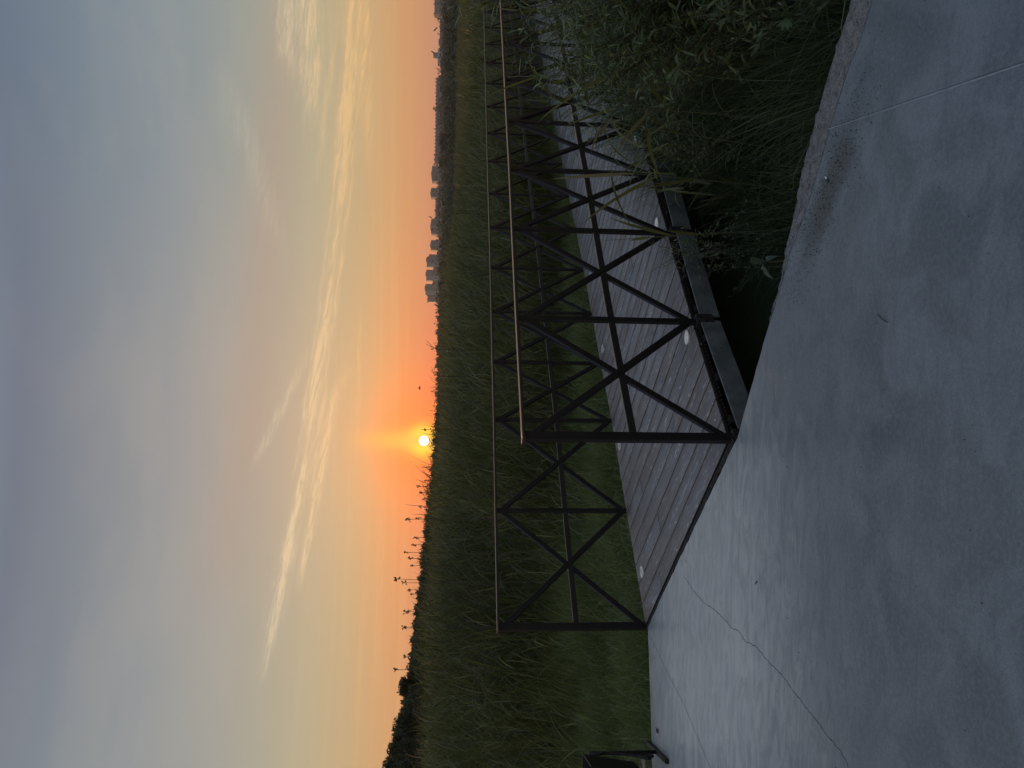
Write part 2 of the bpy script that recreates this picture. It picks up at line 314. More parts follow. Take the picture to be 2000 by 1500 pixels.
def f_deck(g, t):
    uv = t.nodes.new('ShaderNodeUVMap').outputs[0]; s = t.nodes.new('ShaderNodeSeparateXYZ'); t.links.new(uv, s.inputs[0])
    u, v = s.outputs[0], s.outputs[1]                        # u along the board in m, v across (board index + 0..1)
    fl = g.m('FLOOR', v); fr = g.m('FRACT', v)
    wob = g.noise(g.xyz(g.m('MULTIPLY', u, 1.6), g.m('MULTIPLY', fr, 2.2), g.m('MULTIPLY', fl, 3.7)), 1.1, 2, .4)
    rings = g.m('SINE', g.m('ADD', g.m('MULTIPLY', wob, 120.0), g.m('MULTIPLY', fr, 2.0)))
    mask = g.mr(g.noise(g.xyz(g.m('MULTIPLY', u, 3.0), g.m('MULTIPLY', fr, 3.0), g.m('MULTIPLY', fl, 9.1)), 1.6, 4, .6), .47, .66)
    grain = g.noise(g.xyz(g.m('MULTIPLY', u, 5.0), g.m('MULTIPLY', fr, 30.0), g.m('MULTIPLY', fl, 5.3)), 2.0, 5, .6)
    tone = g.noise(g.xyz(g.m('MULTIPLY', fl, 7.31), 0.0, 0.0), 1.0, 1)
    dirt = g.noise(g.xyz(u, g.m('MULTIPLY', v, .15), 0.0), 2.2, 6, .65)
    c = g.mix(g.mr(grain, .25, .75), (.14, .117, .109), (.265, .225, .21))
    c = g.mix(g.m('MULTIPLY', tone, .4), c, (.165, .125, .115))
    c = g.mix(g.m('MULTIPLY', g.m('MULTIPLY', g.mr(rings, .35, .95), mask), .85), c, (.60, .53, .48))
    c = g.mix(g.m('MULTIPLY', g.mr(dirt, .5, .75), .3), c, (.26, .245, .235))
    h = g.m('ADD', g.m('MULTIPLY', grain, .5), g.m('MULTIPLY', g.m('MULTIPLY', rings, mask), .5))
    return pbsdf(g, t, c, g.mr(grain, .2, .8, .45, .62), .45, bump=h, bstr=.35, bdist=.002)
M['deck'] = mat('deck_board', f_deck)
def f_black(g, t):
    co = objco(t); n = g.noise(co, 55.0, 5, .6); d = g.noise(co, 6.0, 4)
    c = g.mix(g.m('MULTIPLY', g.mr(n, .62, .78), .45), (.012, .0105, .0115), (.11, .085, .075)); c = g.mix(g.m('MULTIPLY', g.mr(d, .4, .7), .25), c, (.03, .027, .028))
    return pbsdf(g, t, c, g.mr(n, .2, .8, .38, .55), .22, bump=n, bstr=.12, bdist=.002)
M['black'] = mat('black_paint', f_black)
M['rail'] = mat('worn_black_paint', lambda g, t: pbsdf(g, t, (.018, .0165, .0165), .32, .5))
def f_beam(g, t):
    co = objco(t); n = g.noise(co, 8.0, 6, .6); f = g.noise(co, 45.0, 3)
    c = g.mix(g.mr(n, .3, .7), (.085, .086, .082), (.15, .15, .143)); c = g.mix(g.m('MULTIPLY', g.mr(f, .62, .70), .8), c, (.045, .045, .042))
    return pbsdf(g, t, c, .6, .35, bump=n, bstr=.2, bdist=.005)
M['beam'] = mat('weathered_grey_beam', f_beam)
def f_rust(g, t):
    co = objco(t); n = g.noise(co, 40.0, 6, .7)
    return pbsdf(g, t, g.mix(g.mr(n, .4, .7), (.012, .010, .010), (.055, .035, .026)), .85, .3, bump=n, bstr=.8, bdist=.006)
M['rust'] = mat('rusty_dark_iron', f_rust)
M['gap_shade'] = mat('board_end', lambda g, t: pbsdf(g, t, (.03, .024, .022), .9, .1))
def f_light(g, t):
    co = objco(t); n = g.noise(co, 70.0, 5, .7, 1.0)
    return pbsdf(g, t, g.mix(g.mr(n, .4, .62), (.88, .87, .83), (.45, .44, .41)), .25, 1.0, coat=1.0)
M['lens'] = mat('milky_glass', f_light)
M['steel'] = mat('steel', lambda g, t: pbsdf(g, t, (.35, .35, .36), .35, .5, .8))
M['mark'] = mat('scuff', lambda g, t: pbsdf(g, t, (.05, .045, .045), .8, .2))
M['soil_crumb'] = mat('soil_crumb', lambda g, t: pbsdf(g, t, (.075, .062, .048), .95, .1))
M['drop'] = mat('droppings', lambda g, t: pbsdf(g, t, (.62, .62, .62), .8, .2))
M['crack'] = mat('crack', lambda g, t: pbsdf(g, t, (.085, .085, .09), 1, 0))
M['joint'] = mat('joint_filler', lambda g, t: pbsdf(g, t, g.mix(g.noise(objco(t), 40.0, 4), (.17, .17, .168), (.38, .38, .365)), .8, .2))
def f_soil(g, t):
    co = objco(t); n = g.noise(co, 2.5, 7, .65)
    return pbsdf(g, t, g.mix(n, (.025, .032, .014), (.06, .065, .03)), .95, .1)
M['soil'] = mat('ground', f_soil)
def facade(name, c0, c1, sx=3.0, sz=3.0):
    def f(g, t):
        co = objco(t); s = t.nodes.new('ShaderNodeSeparateXYZ'); t.links.new(co, s.inputs[0])
        a = g.m('GREATER_THAN', g.m('FRACT', g.m('DIVIDE', s.outputs[2], sz)), .52)
        b = g.m('GREATER_THAN', g.m('FRACT', g.m('DIVIDE', s.outputs[0], sx)), .45)
        return pbsdf(g, t, g.mix(g.m('MULTIPLY', a, g.m('ADD', g.m('MULTIPLY', b, .7), .3)), c0, c1), .7, .3)
    return mat(name, f)
M['fac_grey'] = facade('facade_grey', (.16, .16, .175), (.06, .06, .065))
M['fac_warm'] = facade('facade_warm', (.17, .145, .14), (.07, .06, .06))
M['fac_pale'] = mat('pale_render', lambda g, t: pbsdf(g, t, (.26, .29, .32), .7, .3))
M['wallp'] = mat('plain_panel', lambda g, t: pbsdf(g, t, (.22, .22, .23), .7, .3))
M['roof'] = mat('dark_roof', lambda g, t: pbsdf(g, t, (.13, .12, .12), .8, .2))
M['pink'] = mat('red_white_steel', lambda g, t: pbsdf(g, t, (.5, .16, .13), .6, .3))

# ------------------------------------------------------------------ ground
LP = np.array([(-1.78, 5.65), (-1.05, 6.41), (-.33, 7.12), (.22, 7.76), (.78, 8.37), (1.35, 9.01), (1.96, 9.71), (2.57, 10.47), (3.23, 11.25), (3.89, 12.03), (4.58, 12.81), (5.27, 13.60)])
RP = np.array([(-.27, 3.99), (.40, 4.68), (1.07, 5.32), (1.62, 5.83), (2.17, 6.39), (2.73, 6.94)])
while len(LP) < 21: LP = np.vstack([LP, LP[-1]+[.69, .79]])
while len(RP) < 17: RP = np.vstack([RP, RP[-1]+(.60, .60) if len(RP) < 12 else RP[-1]+(.62, .70)])
def fence_d(x, y):                               # distance outside the far (left) railing
    return (x+1.78)*-.743+(y-5.65)*.669
def fence_s(x, y): return (x+1.78)*.669+(y-5.65)*.743
def conc_d(x, y): return (y-5.59-.2*(x+1.79))/1.02
def rfence_d(x, y):                              # distance outside the near (right) railing
    return (x+.27)*.707-(y-3.99)*.707
def sstep(a, b, x): t = np.clip((x-a)/(b-a), 0, 1); return t*t*(3-2*t)
def terrain(x, y):
    d = np.hypot(x, y); az = np.degrees(np.arctan2(x, y))
    pit = sstep(-.9, .5, rfence_d(x, y))*sstep(30, 12, d)
    under = sstep(.6, -.2, np.maximum(conc_d(x, y), -9))*sstep(.2, -1.0, -x-50)
    z = -.33-.72*pit+.05*np.sin(x*1.7)*np.cos(y*1.3)
    z = z+sstep(240, 1350, d)*np.where(y > 0, sstep(-14, 3, az)*14.5+2.5, 0)
    z = np.where((y < conc_y(x)) & (d < 14), np.minimum(z, -.62), z)
    return z
def conc_y(x): return np.where(x < -1.78, 5.62+.2*(x+1.79), 5.6-1.13*(x+1.78))
def axis(n, lim, p):
    t = np.linspace(-1, 1, n); return np.sign(t)*np.abs(t)**p*lim
xs = axis(241, 4000, 4.0); X, Y = np.meshgrid(xs, xs, indexing='ij'); Z = terrain(X, Y)
nn = len(xs); idx = np.arange(nn*nn).reshape(nn, nn)
F = np.stack([idx[:-1, :-1], idx[1:, :-1], idx[1:, 1:], idx[:-1, 1:]], -1).reshape(-1, 4)
tag(link('ground', npmesh('ground', np.stack([X, Y, Z], -1).reshape(-1, 3), F4=F, smooth=True), M['soil']), kind='structure')

# ------------------------------------------------------------------ pavement of cast concrete
inner = [(.31, 3.50), (.47, 3.38), (.58, 3.31), (.75, 3.15), (.93, 3.02), (1.03, 2.96), (1.21, 2.82), (1.28, 2.74), (1.39, 2.66), (2.1, 2.05), (3.6, .75), (7, -2.2)]
outer = [(.33, 3.515), (.47, 3.445), (.60, 3.40), (.78, 3.31), (.97, 3.24), (1.07, 3.17), (1.26, 3.03), (1.36, 2.96), (1.50, 2.86), (2.25, 2.2), (3.8, .9), (7.2, -2.0)]
left_edge = [(-7.5, 4.42), (-4.4, 5.07), (-2.71, 5.41), (-2.24, 5.49), (-1.83, 5.575)]
front = [(-1.755, 5.585), (-.30, 3.935)]
mid_r = [(-.26, 3.885), (-.07, 3.76), (.21, 3.575)]
ring = left_edge+front+mid_r+inner+[(7, -7), (-7.5, -7)]
def jag(pts, n, a):                               # small irregularities along a cast edge
    out = []
    for i in range(len(pts)-1):
        p, q = np.array(pts[i]), np.array(pts[i+1]); k = max(1, int(np.linalg.norm(q-p)/n)); nrm = np.array([-(q-p)[1], (q-p)[0]])/max(np.linalg.norm(q-p), 1e-6)
        for j in range(k): out.append(tuple(p+(q-p)*j/k+nrm*rng.normal()*a*(0 if j == 0 else 1)))
    out.append(tuple(pts[-1])); return out
ring = jag(left_edge, .12, .002)[:-1]+jag(left_edge[-1:]+front+mid_r[:1], .05, .0025)[:-1]+jag(mid_r+inner[:9], .06, .002)+inner[9:]+[(7, -7), (-7.5, -7)]
mb = MB(); n = len(ring)
mb.add([(x, y, 0) for x, y in ring]+[(x, y, -.30) for x, y in ring], [tuple(range(n-1, -1, -1))]+[(i, (i+1) % n, n+(i+1) % n, n+i) for i in range(n)])
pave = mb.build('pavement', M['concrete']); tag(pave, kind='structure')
bm_ = __import__('bmesh').new(); bm_.from_mesh(pave.data); __import__('bmesh').ops.recalc_face_normals(bm_, faces=bm_.faces); bm_.to_mesh(pave.data); bm_.free()
# broken aggregate strip along the near edge
def resample(pts, n):
    pts = np.array(pts, float); s = np.concatenate([[0], np.cumsum(np.hypot(*np.diff(pts, axis=0).T))]); t = np.linspace(0, s[-1], n)
    return np.stack([np.interp(t, s, pts[:, 0]), np.interp(t, s, pts[:, 1])], -1)
na, nb = 420, 12
A = resample(inner, na); B = resample(outer, na)
dirv = np.array([.76, -.65]); nrm = np.array([.65, .76])
jagn = np.cumsum(rng.normal(0, .004, na)); jagn -= np.convolve(jagn, np.ones(40)/40, 'same'); jagn += rng.normal(0, .003, na)
B = B+nrm*np.clip(jagn, -.02, .02)[:, None]
V = []
for j in range(nb+1):
    t = j/nb; p = A*(1-t)+B*t; z = .001-.022*t**1.5+rng.normal(0, .0035, na)*(t > 0)
    if j == nb: z -= .012
    V.append(np.column_stack([p, z]))
V.append(np.column_stack([B+nrm*.012, np.full(na, -.06)+rng.normal(0, .008, na)])); V.append(np.column_stack([B+nrm*.0, np.full(na, -.3)]))
V = np.array(V); m_, k_ = V.shape[:2]; ii = np.arange(m_*k_).reshape(m_, k_)
F = np.stack([ii[:-1, :-1], ii[:-1, 1:], ii[1:, 1:], ii[1:, :-1]], -1).reshape(-1, 4)
link('broken_edge', npmesh('broken_edge', V.reshape(-1, 3), F4=F), M['aggregate'], pave, False)
# cracks and joints, thin ribbons a few mm above the slab
def ribbon(name, pts, w, m, z=.0012, step=.02, jit=.0):
    P = resample(pts, max(2, int(np.sum(np.hypot(*np.diff(np.array(pts), axis=0).T))/step))); P = P+rng.normal(0, jit, P.shape)
    d = np.gradient(P, axis=0); nr = np.stack([-d[:, 1], d[:, 0]], -1)/np.linalg.norm(d, axis=1)[:, None]
    ww = (w*(.55+.9*rng.random(len(P))) if jit else np.full(len(P), w))[:, None]/2
    V = np.concatenate([np.column_stack([P-nr*ww, np.full(len(P), z)]), np.column_stack([P+nr*ww, np.full(len(P), z)])]); k = len(P)
    F = np.stack([np.arange(k-1), np.arange(1, k), np.arange(1, k)+k, np.arange(k-1)+k], -1)
    return link(name, npmesh(name, V, F4=F), m, pave, False)
ck = [(1336,1124),(1356,1156),(1376,1178),(1398,1192),(1420,1216),(1430,1228),(1442,1231),(1456,1252),(1476,1262),(1504,1296),(1528,1318),(1548,1348),(1580,1388),(1604,1420),(1620,1442),(1640,1464),(1652,1484),(1660,1510),(1690,1560)]
ribbon('crack', [gd(*p)[:2] for p in ck], (.0024), M['crack'], jit=.0022, step=.012)
ribbon('crack', [gd(*p)[:2] for p in [(1268,1240),(1276,1254),(1306,1318),(1336,1376),(1368,1452),(1392,1510)]], .0022, M['crack'])
jt = ribbon('expansion_joint', [(1.03, 2.962), (.86, 1.92), (.66, .7)], .0038, M['joint'], jit=.0006, step=.03)
ribbon('joint_groove', [(1.036, 2.962), (.866, 1.92), (.666, .7)], .0012, M['crack'], z=.0008)

# ------------------------------------------------------------------ foot bridge
SL = .0181
def zdeck(s): return -SL*s+.004
LS = np.concatenate([[0], np.cumsum(np.hypot(*np.diff(LP, axis=0).T))]); RS = np.concatenate([[0], np.cumsum(np.hypot(*np.diff(RP, axis=0).T))])
def LPt(i): j = min(int(i), len(LP)-2); f = i-j; return LP[j]*(1-f)+LP[j+1]*f, LS[j]*(1-f)+LS[j+1]*f
def RPt(i): j = min(int(i), len(RP)-2); f = i-j; return RP[j]*(1-f)+RP[j+1]*f, RS[j]*(1-f)+RS[j+1]*f
bridge = empty('footbridge', (-1.0, 4.8, 0))
tag(bridge, 'grey brown plank boardwalk with flush round lights leading away between black railings', 'footbridge')
V, F, UV = [], [], []
nb_tot = int(RS[-1]/.152); iv = np.interp(np.linspace(0, RS[-1], nb_tot+1), RS, np.arange(len(RP)))
def quad_board(a0, a1, b1, b0, z4, uvs, th=.024):
    o = len(V); 
    for (x, y), z in zip((a0, a1, b1, b0), z4): V.append((x, y, z))
    for (x, y), z in zip((a0, a1, b1, b0), z4): V.append((x, y, z-th))
    UV.extend(uvs); UV.extend(uvs)
    F.extend([(o, o+1, o+2, o+3), (o+7, o+6, o+5, o+4), (o, o+4, o+5, o+1), (o+1, o+5, o+6, o+2), (o+2, o+6, o+7, o+3), (o+3, o+7, o+4, o)])
for b in range(nb_tot):
    (l0, s0), (l1, s1) = LPt(iv[b]), LPt(iv[b+1]); (r0, t0), (r1, t1) = RPt(iv[b]), RPt(iv[b+1])
    s0, s1 = (s0+t0)/2, (s1+t1)/2
    gap = .0042; dl = (l1-l0)/np.linalg.norm(l1-l0); dr = (r1-r0)/np.linalg.norm(r1-r0)
    ac = (r0-l0)/np.linalg.norm(r0-l0); ins = .018; e0, e1 = rng.normal(0, .003, 2)
    a0, a1 = l0+dl*gap+ac*(ins+e0), l1-dl*gap+ac*(ins+e0); b0, b1 = r0+dr*gap-ac*(ins+e1), r1-dr*gap-ac*(ins+e1)
    wdt = np.linalg.norm(b0-a0); cuts = [0, 1]
    if b == 0: cuts = [0, .26, 1]
    elif b == 1: cuts = [0, .40, 1] if False else [0, 1]
    elif b == 2: cuts = [0, .36, 1]
    elif b % 3 == 1: cuts = [0, .55+.2*rng.random(), 1]
    elif b % 3 == 2: cuts = [0, .22+.15*rng.random(), 1]
    uo = rng.random()*30
    for c0, c1 in zip(cuts[:-1], cuts[1:]):
        g0 = c0+(.0012 if c0 > 0 else 0); g1 = c1-(.0012 if c1 < 1 else 0); zj = rng.normal(0, .0006)
        q = [a0*(1-g0)+b0*g0, a1*(1-g0)+b1*g0, a1*(1-g1)+b1*g1, a0*(1-g1)+b0*g1]
        quad_board(*q, [zdeck(s0)+zj, zdeck(s1)+zj, zdeck(s1)+zj, zdeck(s0)+zj], [(uo+wdt*g0, b*2.0+.02), (uo+wdt*g0, b*2+.98), (uo+wdt*g1, b*2+.98), (uo+wdt*g1, b*2+.02)]); uo += 5
deck = link('deck', npmesh('deck', V, F4=np.array(F), uv=np.array(UV)), M['deck'], bridge, False)
deck.data.materials.append(M['gap_shade']); deck.data.polygons.foreach_set('material_index', [0 if i % 6 == 0 else 1 for i in range(len(F))])  # board sides and undersides coloured dark to stand for shade in the gaps
# steel joists seen as darkness between the boards, hollow board ends, side beams
mb = MB()
for i in range(0, len(LP)-1):
    for fr in (0.15, .5, .85):
        l, s = LPt(i+fr); r, _ = RPt(i+fr); mb.bar((*l, zdeck(s)-.085), (*r, zdeck(s)-.085), .05, .1)
mb.build('joist', M['rust'], bridge)
mb = MB()
for b in range(min(nb_tot, 70)):
    (r0, t0), (r1, t1) = RPt(iv[b]), RPt(iv[b+1]); e = (r1-r0); ac = np.array([e[1], -e[0]])/np.linalg.norm(e)
    for k in range(5):
        p = r0+e*(.12+.19*k)-ac*.012; q = r0+e*(.22+.19*k)-ac*.012
        mb.add([(*(p-ac*.02), zdeck(t0)-.026), (*(q-ac*.02), zdeck(t1)-.026), (*(q+ac*.006), zdeck(t1)-.026), (*(p+ac*.006), zdeck(t0)-.026), (*(p-ac*.02), zdeck(t0)-.036), (*(q-ac*.02), zdeck(t1)-.036), (*(q+ac*.006), zdeck(t1)-.036), (*(p+ac*.006), zdeck(t0)-.036)],
               [(0, 1, 2, 3), (7, 6, 5, 4), (0, 4, 5, 1), (1, 5, 6, 2), (2, 6, 7, 3), (3, 7, 4, 0)])
mb.build('board_end', M['gap_shade'], bridge)
for Pq, Sq, sgn in ((RP, RS, 1), (LP, LS, -1)):
    for i in range(0, min(len(Pq)-1, 14)):
        e = Pq[i+1]-Pq[i]; e = e/np.linalg.norm(e); ac = np.array([e[1], -e[0]])*sgn
        p = Pq[i]+e*(.022 if i else -.02)+ac*.028; q = Pq[i+1]-e*.022+ac*.028
        z0, z1 = zdeck(Sq[i])-.115, zdeck(Sq[i+1])-.115; tl = rng.normal(0, .006)
        mb = MB(); mb.bar((*p, z0+tl+.01), (*q, z1-tl+.01), .012, .125, ch=.002)
        mb.build('side_beam', M['beam'], bridge)
mb = MB(); e = (RP[0]-LP[0]); e = e/np.linalg.norm(e); bk = np.array([e[1], -e[0]])
mb2 = MB(); p, q = LP[0]-e*.02-np.array([e[1], -e[0]])*-.018, RP[0]+e*.03-np.array([e[1], -e[0]])*-.018
nrmf = np.array([-.743, -.669])*1.0
ea = LP[0]+np.array([-.669, -.743])*.012-e*.01; eb = RP[0]+np.array([-.69, -.72])*.012+e*.03
K = 46
Vf = []
for i in range(K+1):
    c = ea+(eb-ea)*i/K; o = np.array([-.67, -.74]); j = .006*rng.normal()
    Vf += [(*(c+o*-.006), -.002), (*(c+o*(.012+j*.4)), .003+abs(j)*.3), (*(c+o*(.034+j)), -.004), (*(c+o*(.036+j)), -.09)]
Ff = [(4*i+k, 4*i+k+1, 4*i+4+k+1, 4*i+4+k) for i in range(K) for k in range(3)]
MB().add(Vf, Ff).build('end_angle_iron', M['rust'], bridge)
# flush lights
def light(X, Y, rad, d_s):
    c = gd(X, Y, zdeck(d_s)); z = zdeck(d_s)
    mb = MB(); n = 28
    vs = [(c[0]+rad*math.cos(2*math.pi*k/n), c[1]+rad*math.sin(2*math.pi*k/n), z+.0055) for k in range(n)]+[(c[0]+(rad+.003)*math.cos(2*math.pi*k/n), c[1]+(rad+.003)*math.sin(2*math.pi*k/n), z-.01) for k in range(n)]
    mb.add(vs, [tuple(range(n))]+[(n+k, n+(k+1) % n, (k+1) % n, k) for k in range(n)]); o = mb.build('deck_light', M['lens'], bridge)
    rb = MB(); ro = [(c[0]+(rad+a)*math.cos(2*math.pi*k/n), c[1]+(rad+a)*math.sin(2*math.pi*k/n), z+h) for a, h in ((.0005, .0062), (.007, .005), (.009, -.002)) for k in range(n)]
    rb.add(ro, [(j*n+k, (j+1)*n+k, (j+1)*n+(k+1) % n, j*n+(k+1) % n) for j in range(2) for k in range(n)])
    r_ = rb.build('rim', M['steel'], None); r_.parent = o; r_.matrix_parent_inverse = o.matrix_world.inverted(); r_.location = (0, 0, 0)
    r_.matrix_parent_inverse = Matrix.Identity(4)
    return o, c
for i, (x, y, d) in enumerate([(1254, 1117, .2), (1210, 870, 1.2), (1177, 681, 2.3), (1342, 659, .9), (1283, 437, 2.1), (1153, 537, 3.9), (1241, 275, 3.2)]):
    o, c = light(x, y, .043, d)
    if i == 0:
        mb = MB()
        for dx, dy, a, l in ((.004, .012, .3, .022), (-.004, -.01, 1.9, .014), (.012, -.014, .8, .009)):
            ca, sa = math.cos(a)*l/2, math.sin(a)*l/2; w = .0035
            mb.add([(c[0]+dx-ca-sa*.3, c[1]+dy-sa+ca*.3, c[2]+.0066), (c[0]+dx+ca-sa*.3, c[1]+dy+sa+ca*.3, c[2]+.0066), (c[0]+dx+ca+sa*.3, c[1]+dy+sa-ca*.3, c[2]+.0066), (c[0]+dx-ca+sa*.3, c[1]+dy-sa-ca*.3, c[2]+.0066)], [(0, 1, 2, 3)])
        k_ = mb.build('scuff_mark', M['mark']); k_.parent = o; k_.matrix_parent_inverse = Matrix.Identity(4)
# bird droppings and scratches on the planks
for x, y, r_ in [(1381, 745, .010), (1386, 765, .012), (1393, 788, .010), (1399, 820, .016), (1243, 1094, .013), (1254, 1153, .012), (1256, 1175, .010), (1219, 1061, .008), (1337, 645, .006), (1308, 491, .012), (1369, 672, .007), (1236, 1061, .006)]:
    c = gd(x, y, .004-.006); a0 = rng.random()*6
    ring_ = []
    for k in range(9):
        rr = r_*(.35+.5*rng.random()); ring_.append((c[0]+rr*math.cos(k*.7)*.6, c[1]+rr*math.sin(k*.7), zdeck(max(0, (c[0]+1)*.67+(c[1]-4.8)*.74))+.003))
    MB().add(ring_, [tuple(range(9))]).build('dropping', M['drop'], bridge)


# ------------------------------------------------------------------ railings
def railing(P, Sd, label, n_post):
    root = empty('railing', (P[0][0], P[0][1], 0)); tag(root, label, 'railing')
    T = [np.array([*P[i], zdeck(Sd[i])]) for i in range(n_post)]
    for i in range(n_post):
        e = P[min(i+1, len(P)-1)]-P[max(i-1, 0)]; e = e/np.linalg.norm(e)
        w, dpt = (.056, .03) if i == 0 else (.04, .024); o = T[i]
        MB().bar(o+[0, 0, -.12 if i else -.035], o+[0, 0, 1.083], dpt, w, up=(e[0], e[1], 0)).build('post', M['black'], root)
        MB().bar(o+[0, 0, -.12], o+[0, 0, -.015], .07, .085, up=(e[0], e[1], 0)).build('bracket', M['rust'], root)
    for i in range(n_post-1):
        a, b = T[i], T[i+1]; e = (b-a)/np.linalg.norm(b-a); nr = np.array([e[1], -e[0], 0]); hw = .03 if i == 0 else .02
        ext = e*.036 if i == 0 else e*0
        MB().bar(a-ext+[0, 0, 1.093], b-e*(-.0)+[0, 0, 1.093], .066, .018, ch=.0025).build('top_rail', M['rail'], root)
        MB().bar(a+e*hw+[0, 0, .515], b-e*.02+[0, 0, .515], .020, .042, ch=.0025).build('mid_rail', M['rail'], root)
        for k, (za, zb) in enumerate(((.035, 1.035), (1.035, .035))):
            off = nr*(.0018 if k else -.0018)
            p, q = a+e*hw*.7+[0, 0, za], b-e*.014+[0, 0, zb]
            MB().bar(p+off, q+off, .0205, .042, ch=.0025).build('brace', M['black'], root)
    return root
railing(LP, LS, 'black steel railing with crossed braces along the far side of the boardwalk, grass behind it', 20)
railing(RP, RS, 'black steel railing with crossed braces on the near side of the boardwalk, before the planks', 14)

# ------------------------------------------------------------------ litter bin at the left edge
bd = np.array([-.10, .48]); bd = bd/np.linalg.norm(bd); bs = np.array([-bd[1], bd[0]])           # bs points away to the left
b0 = np.array([-2.475, 5.03])
binr = empty('litter_bin', (b0[0]-.2, b0[1]+.2, 0)); tag(binr, 'black iron litter bin with scrolled legs on the concrete at the picture edge', 'litter bin')
def bp(f, s_, z): return (*(b0+bd*f+bs*s_), z)    # f: away from the viewer, s_: to the left
wv = []; 
for (f0, f1, s0, s1, z) in ((.05, .37, .0, .40, .50), (.09, .33, .05, .35, .15)):
    wv += [bp(f0, s0+.04, z), bp(f1, s0+.04, z), bp(f1, s1+.04, z), bp(f0, s1+.04, z)]
iv_ = [bp(.06, .05, .499), bp(.36, .05, .499), bp(.36, .43, .499), bp(.06, .43, .499), bp(.10, .1, .17), bp(.32, .1, .17), bp(.32, .38, .17), bp(.10, .38, .17)]
MB().add(wv+iv_, [(0, 1, 5, 4), (1, 2, 6, 5), (2, 3, 7, 6), (3, 0, 4, 7), (7, 6, 5, 4), (8, 12, 13, 9), (9, 13, 14, 10), (10, 14, 15, 11), (11, 15, 12, 8), (12, 15, 14, 13), (0, 8, 9, 1), (1, 9, 10, 2), (2, 10, 11, 3), (3, 11, 8, 0)]).build('bucket', M['black'], binr)
mb = MB()
for a, b in ((0, 1), (1, 2), (2, 3), (3, 0)): mb.bar(Vector(wv[a])+Vector((0, 0, .003)), Vector(wv[b])+Vector((0, 0, .003)), .008, .010, ch=.001)
mb.build('rim', M['black'], binr)
for s_ in (.0, .48):
    MB().bar(bp(-.03, s_, .014), bp(.46, s_, .014), .032, .026).build('foot', M['black'], binr)
    MB().tube([bp(.21, s_, .02), bp(.215, s_, .25), bp(.22, s_, .49)], .013, 8).build('leg', M['black'], binr, smooth=True)
    pts = []
    for k in range(26):
        a = k/25*2.6*math.pi; r_ = .066*(1-k/32); pts.append(bp(.09+.03-r_*math.cos(a), s_+.002, (.105+r_*math.sin(a))))
    pts = pts[::-1]; p0 = pts[-1]
    up = [bp(.07+.14*math.sin(t*math.pi/2), s_, .10+.30*t) for t in np.linspace(.15, 1, 9)]
    top = [bp(.21-.035*math.sin(a)+.0, s_, .40+.035-.035*math.cos(a)) for a in np.linspace(.3, 4.6, 14)]
    MB().tube(pts+up+top, .0085, 7).build('scroll', M['black'], binr, smooth=True)
MB().bar(bp(.21, 0, .115), bp(.21, .48, .115), .02, .025).build('crossbar', M['steel'], binr)

# ------------------------------------------------------------------ litter on the slab
c = gd(1617, 350); cb = empty('cigarette_butt', c); tag(cb, 'white cigarette butt lying in the dirt on the concrete slab', 'cigarette butt')
MB().tube([c+[0, 0, .004], c+[.012, .012, .004]], .0036, 8).build('paper', M['drop'], cb); MB().tube([c+[-.014, -.012, .004], c+[0, 0, .004]], .0037, 8).build('filter', M['mark'], cb)
c = gd(1285, 1427); MB().add([c+v for v in np.array([(-.012, -.02, .001), (.01, -.015, .004), (.018, .012, .012), (.0, .022, .003), (-.016, .008, .008), (.001, 0, .014)])], [(0, 1, 5), (1, 2, 5), (2, 3, 5), (3, 4, 5), (4, 0, 5)]).build('dry_leaf', M['mark'])
tag(bpy.data.objects['dry_leaf'], 'dark crumpled dry leaf on the concrete near its far edge', 'leaf')
c = gd(1725, 624); t_ = MB().tube([c+[-.012, -.03, .003], c+[0, 0, .004], c+[.02, .028, .003]], .0012, 5).build('twig', M['mark']); tag(t_, 'thin dark twig lying in the middle of the bare concrete', 'twig')
c = gd(1478, 1138); t_ = MB().tube([c+[-.01, .012, .003], c+[.01, -.012, .004]], [.0018, .003], 5).build('twig', M['mark']); tag(t_, 'short dark crumb of bark on the concrete near the start of the planks', 'twig')
# grains of grit
n = 1900; gx = rng.normal(.78, .19, n); gy = 2.955-.75*(gx-.8)+rng.normal(0, .085, n); gx2 = rng.uniform(-1.5, 1.3, 260); gy2 = rng.uniform(2.0, 4.2, 260)
gx = np.concatenate([gx, gx2]); gy = np.concatenate([gy, gy2]); ok = (gy < np.interp(gx, [p[0] for p in inner], [p[1] for p in inner])-.01) & (gy < np.where(gx > -.2, 9, conc_y(gx)-.25)); gx, gy = gx[ok], gy[ok]; n = len(gx)
r_ = rng.gamma(1.6, .0008, n)*.68+.0005; V = np.stack([np.stack([gx-r_, gy, r_*.2], -1), np.stack([gx, gy-r_*.8, r_*.2], -1), np.stack([gx+r_*.9, gy, r_*.2], -1), np.stack([gx, gy+r_, r_*.2], -1), np.stack([gx+r_*.1, gy, r_*1.3+.001], -1)], 1).reshape(-1, 3)
b = np.arange(n)[:, None]*5; F3 = np.concatenate([b+np.array([[0, 1, 4]]), b+np.array([[1, 2, 4]]), b+np.array([[2, 3, 4]]), b+np.array([[3, 0, 4]])])
tag(link('grit', npmesh('grit', V, F3=F3), M['soil_crumb']), 'scattered dark grit and soil crumbs on the concrete', 'grit', kind='stuff')

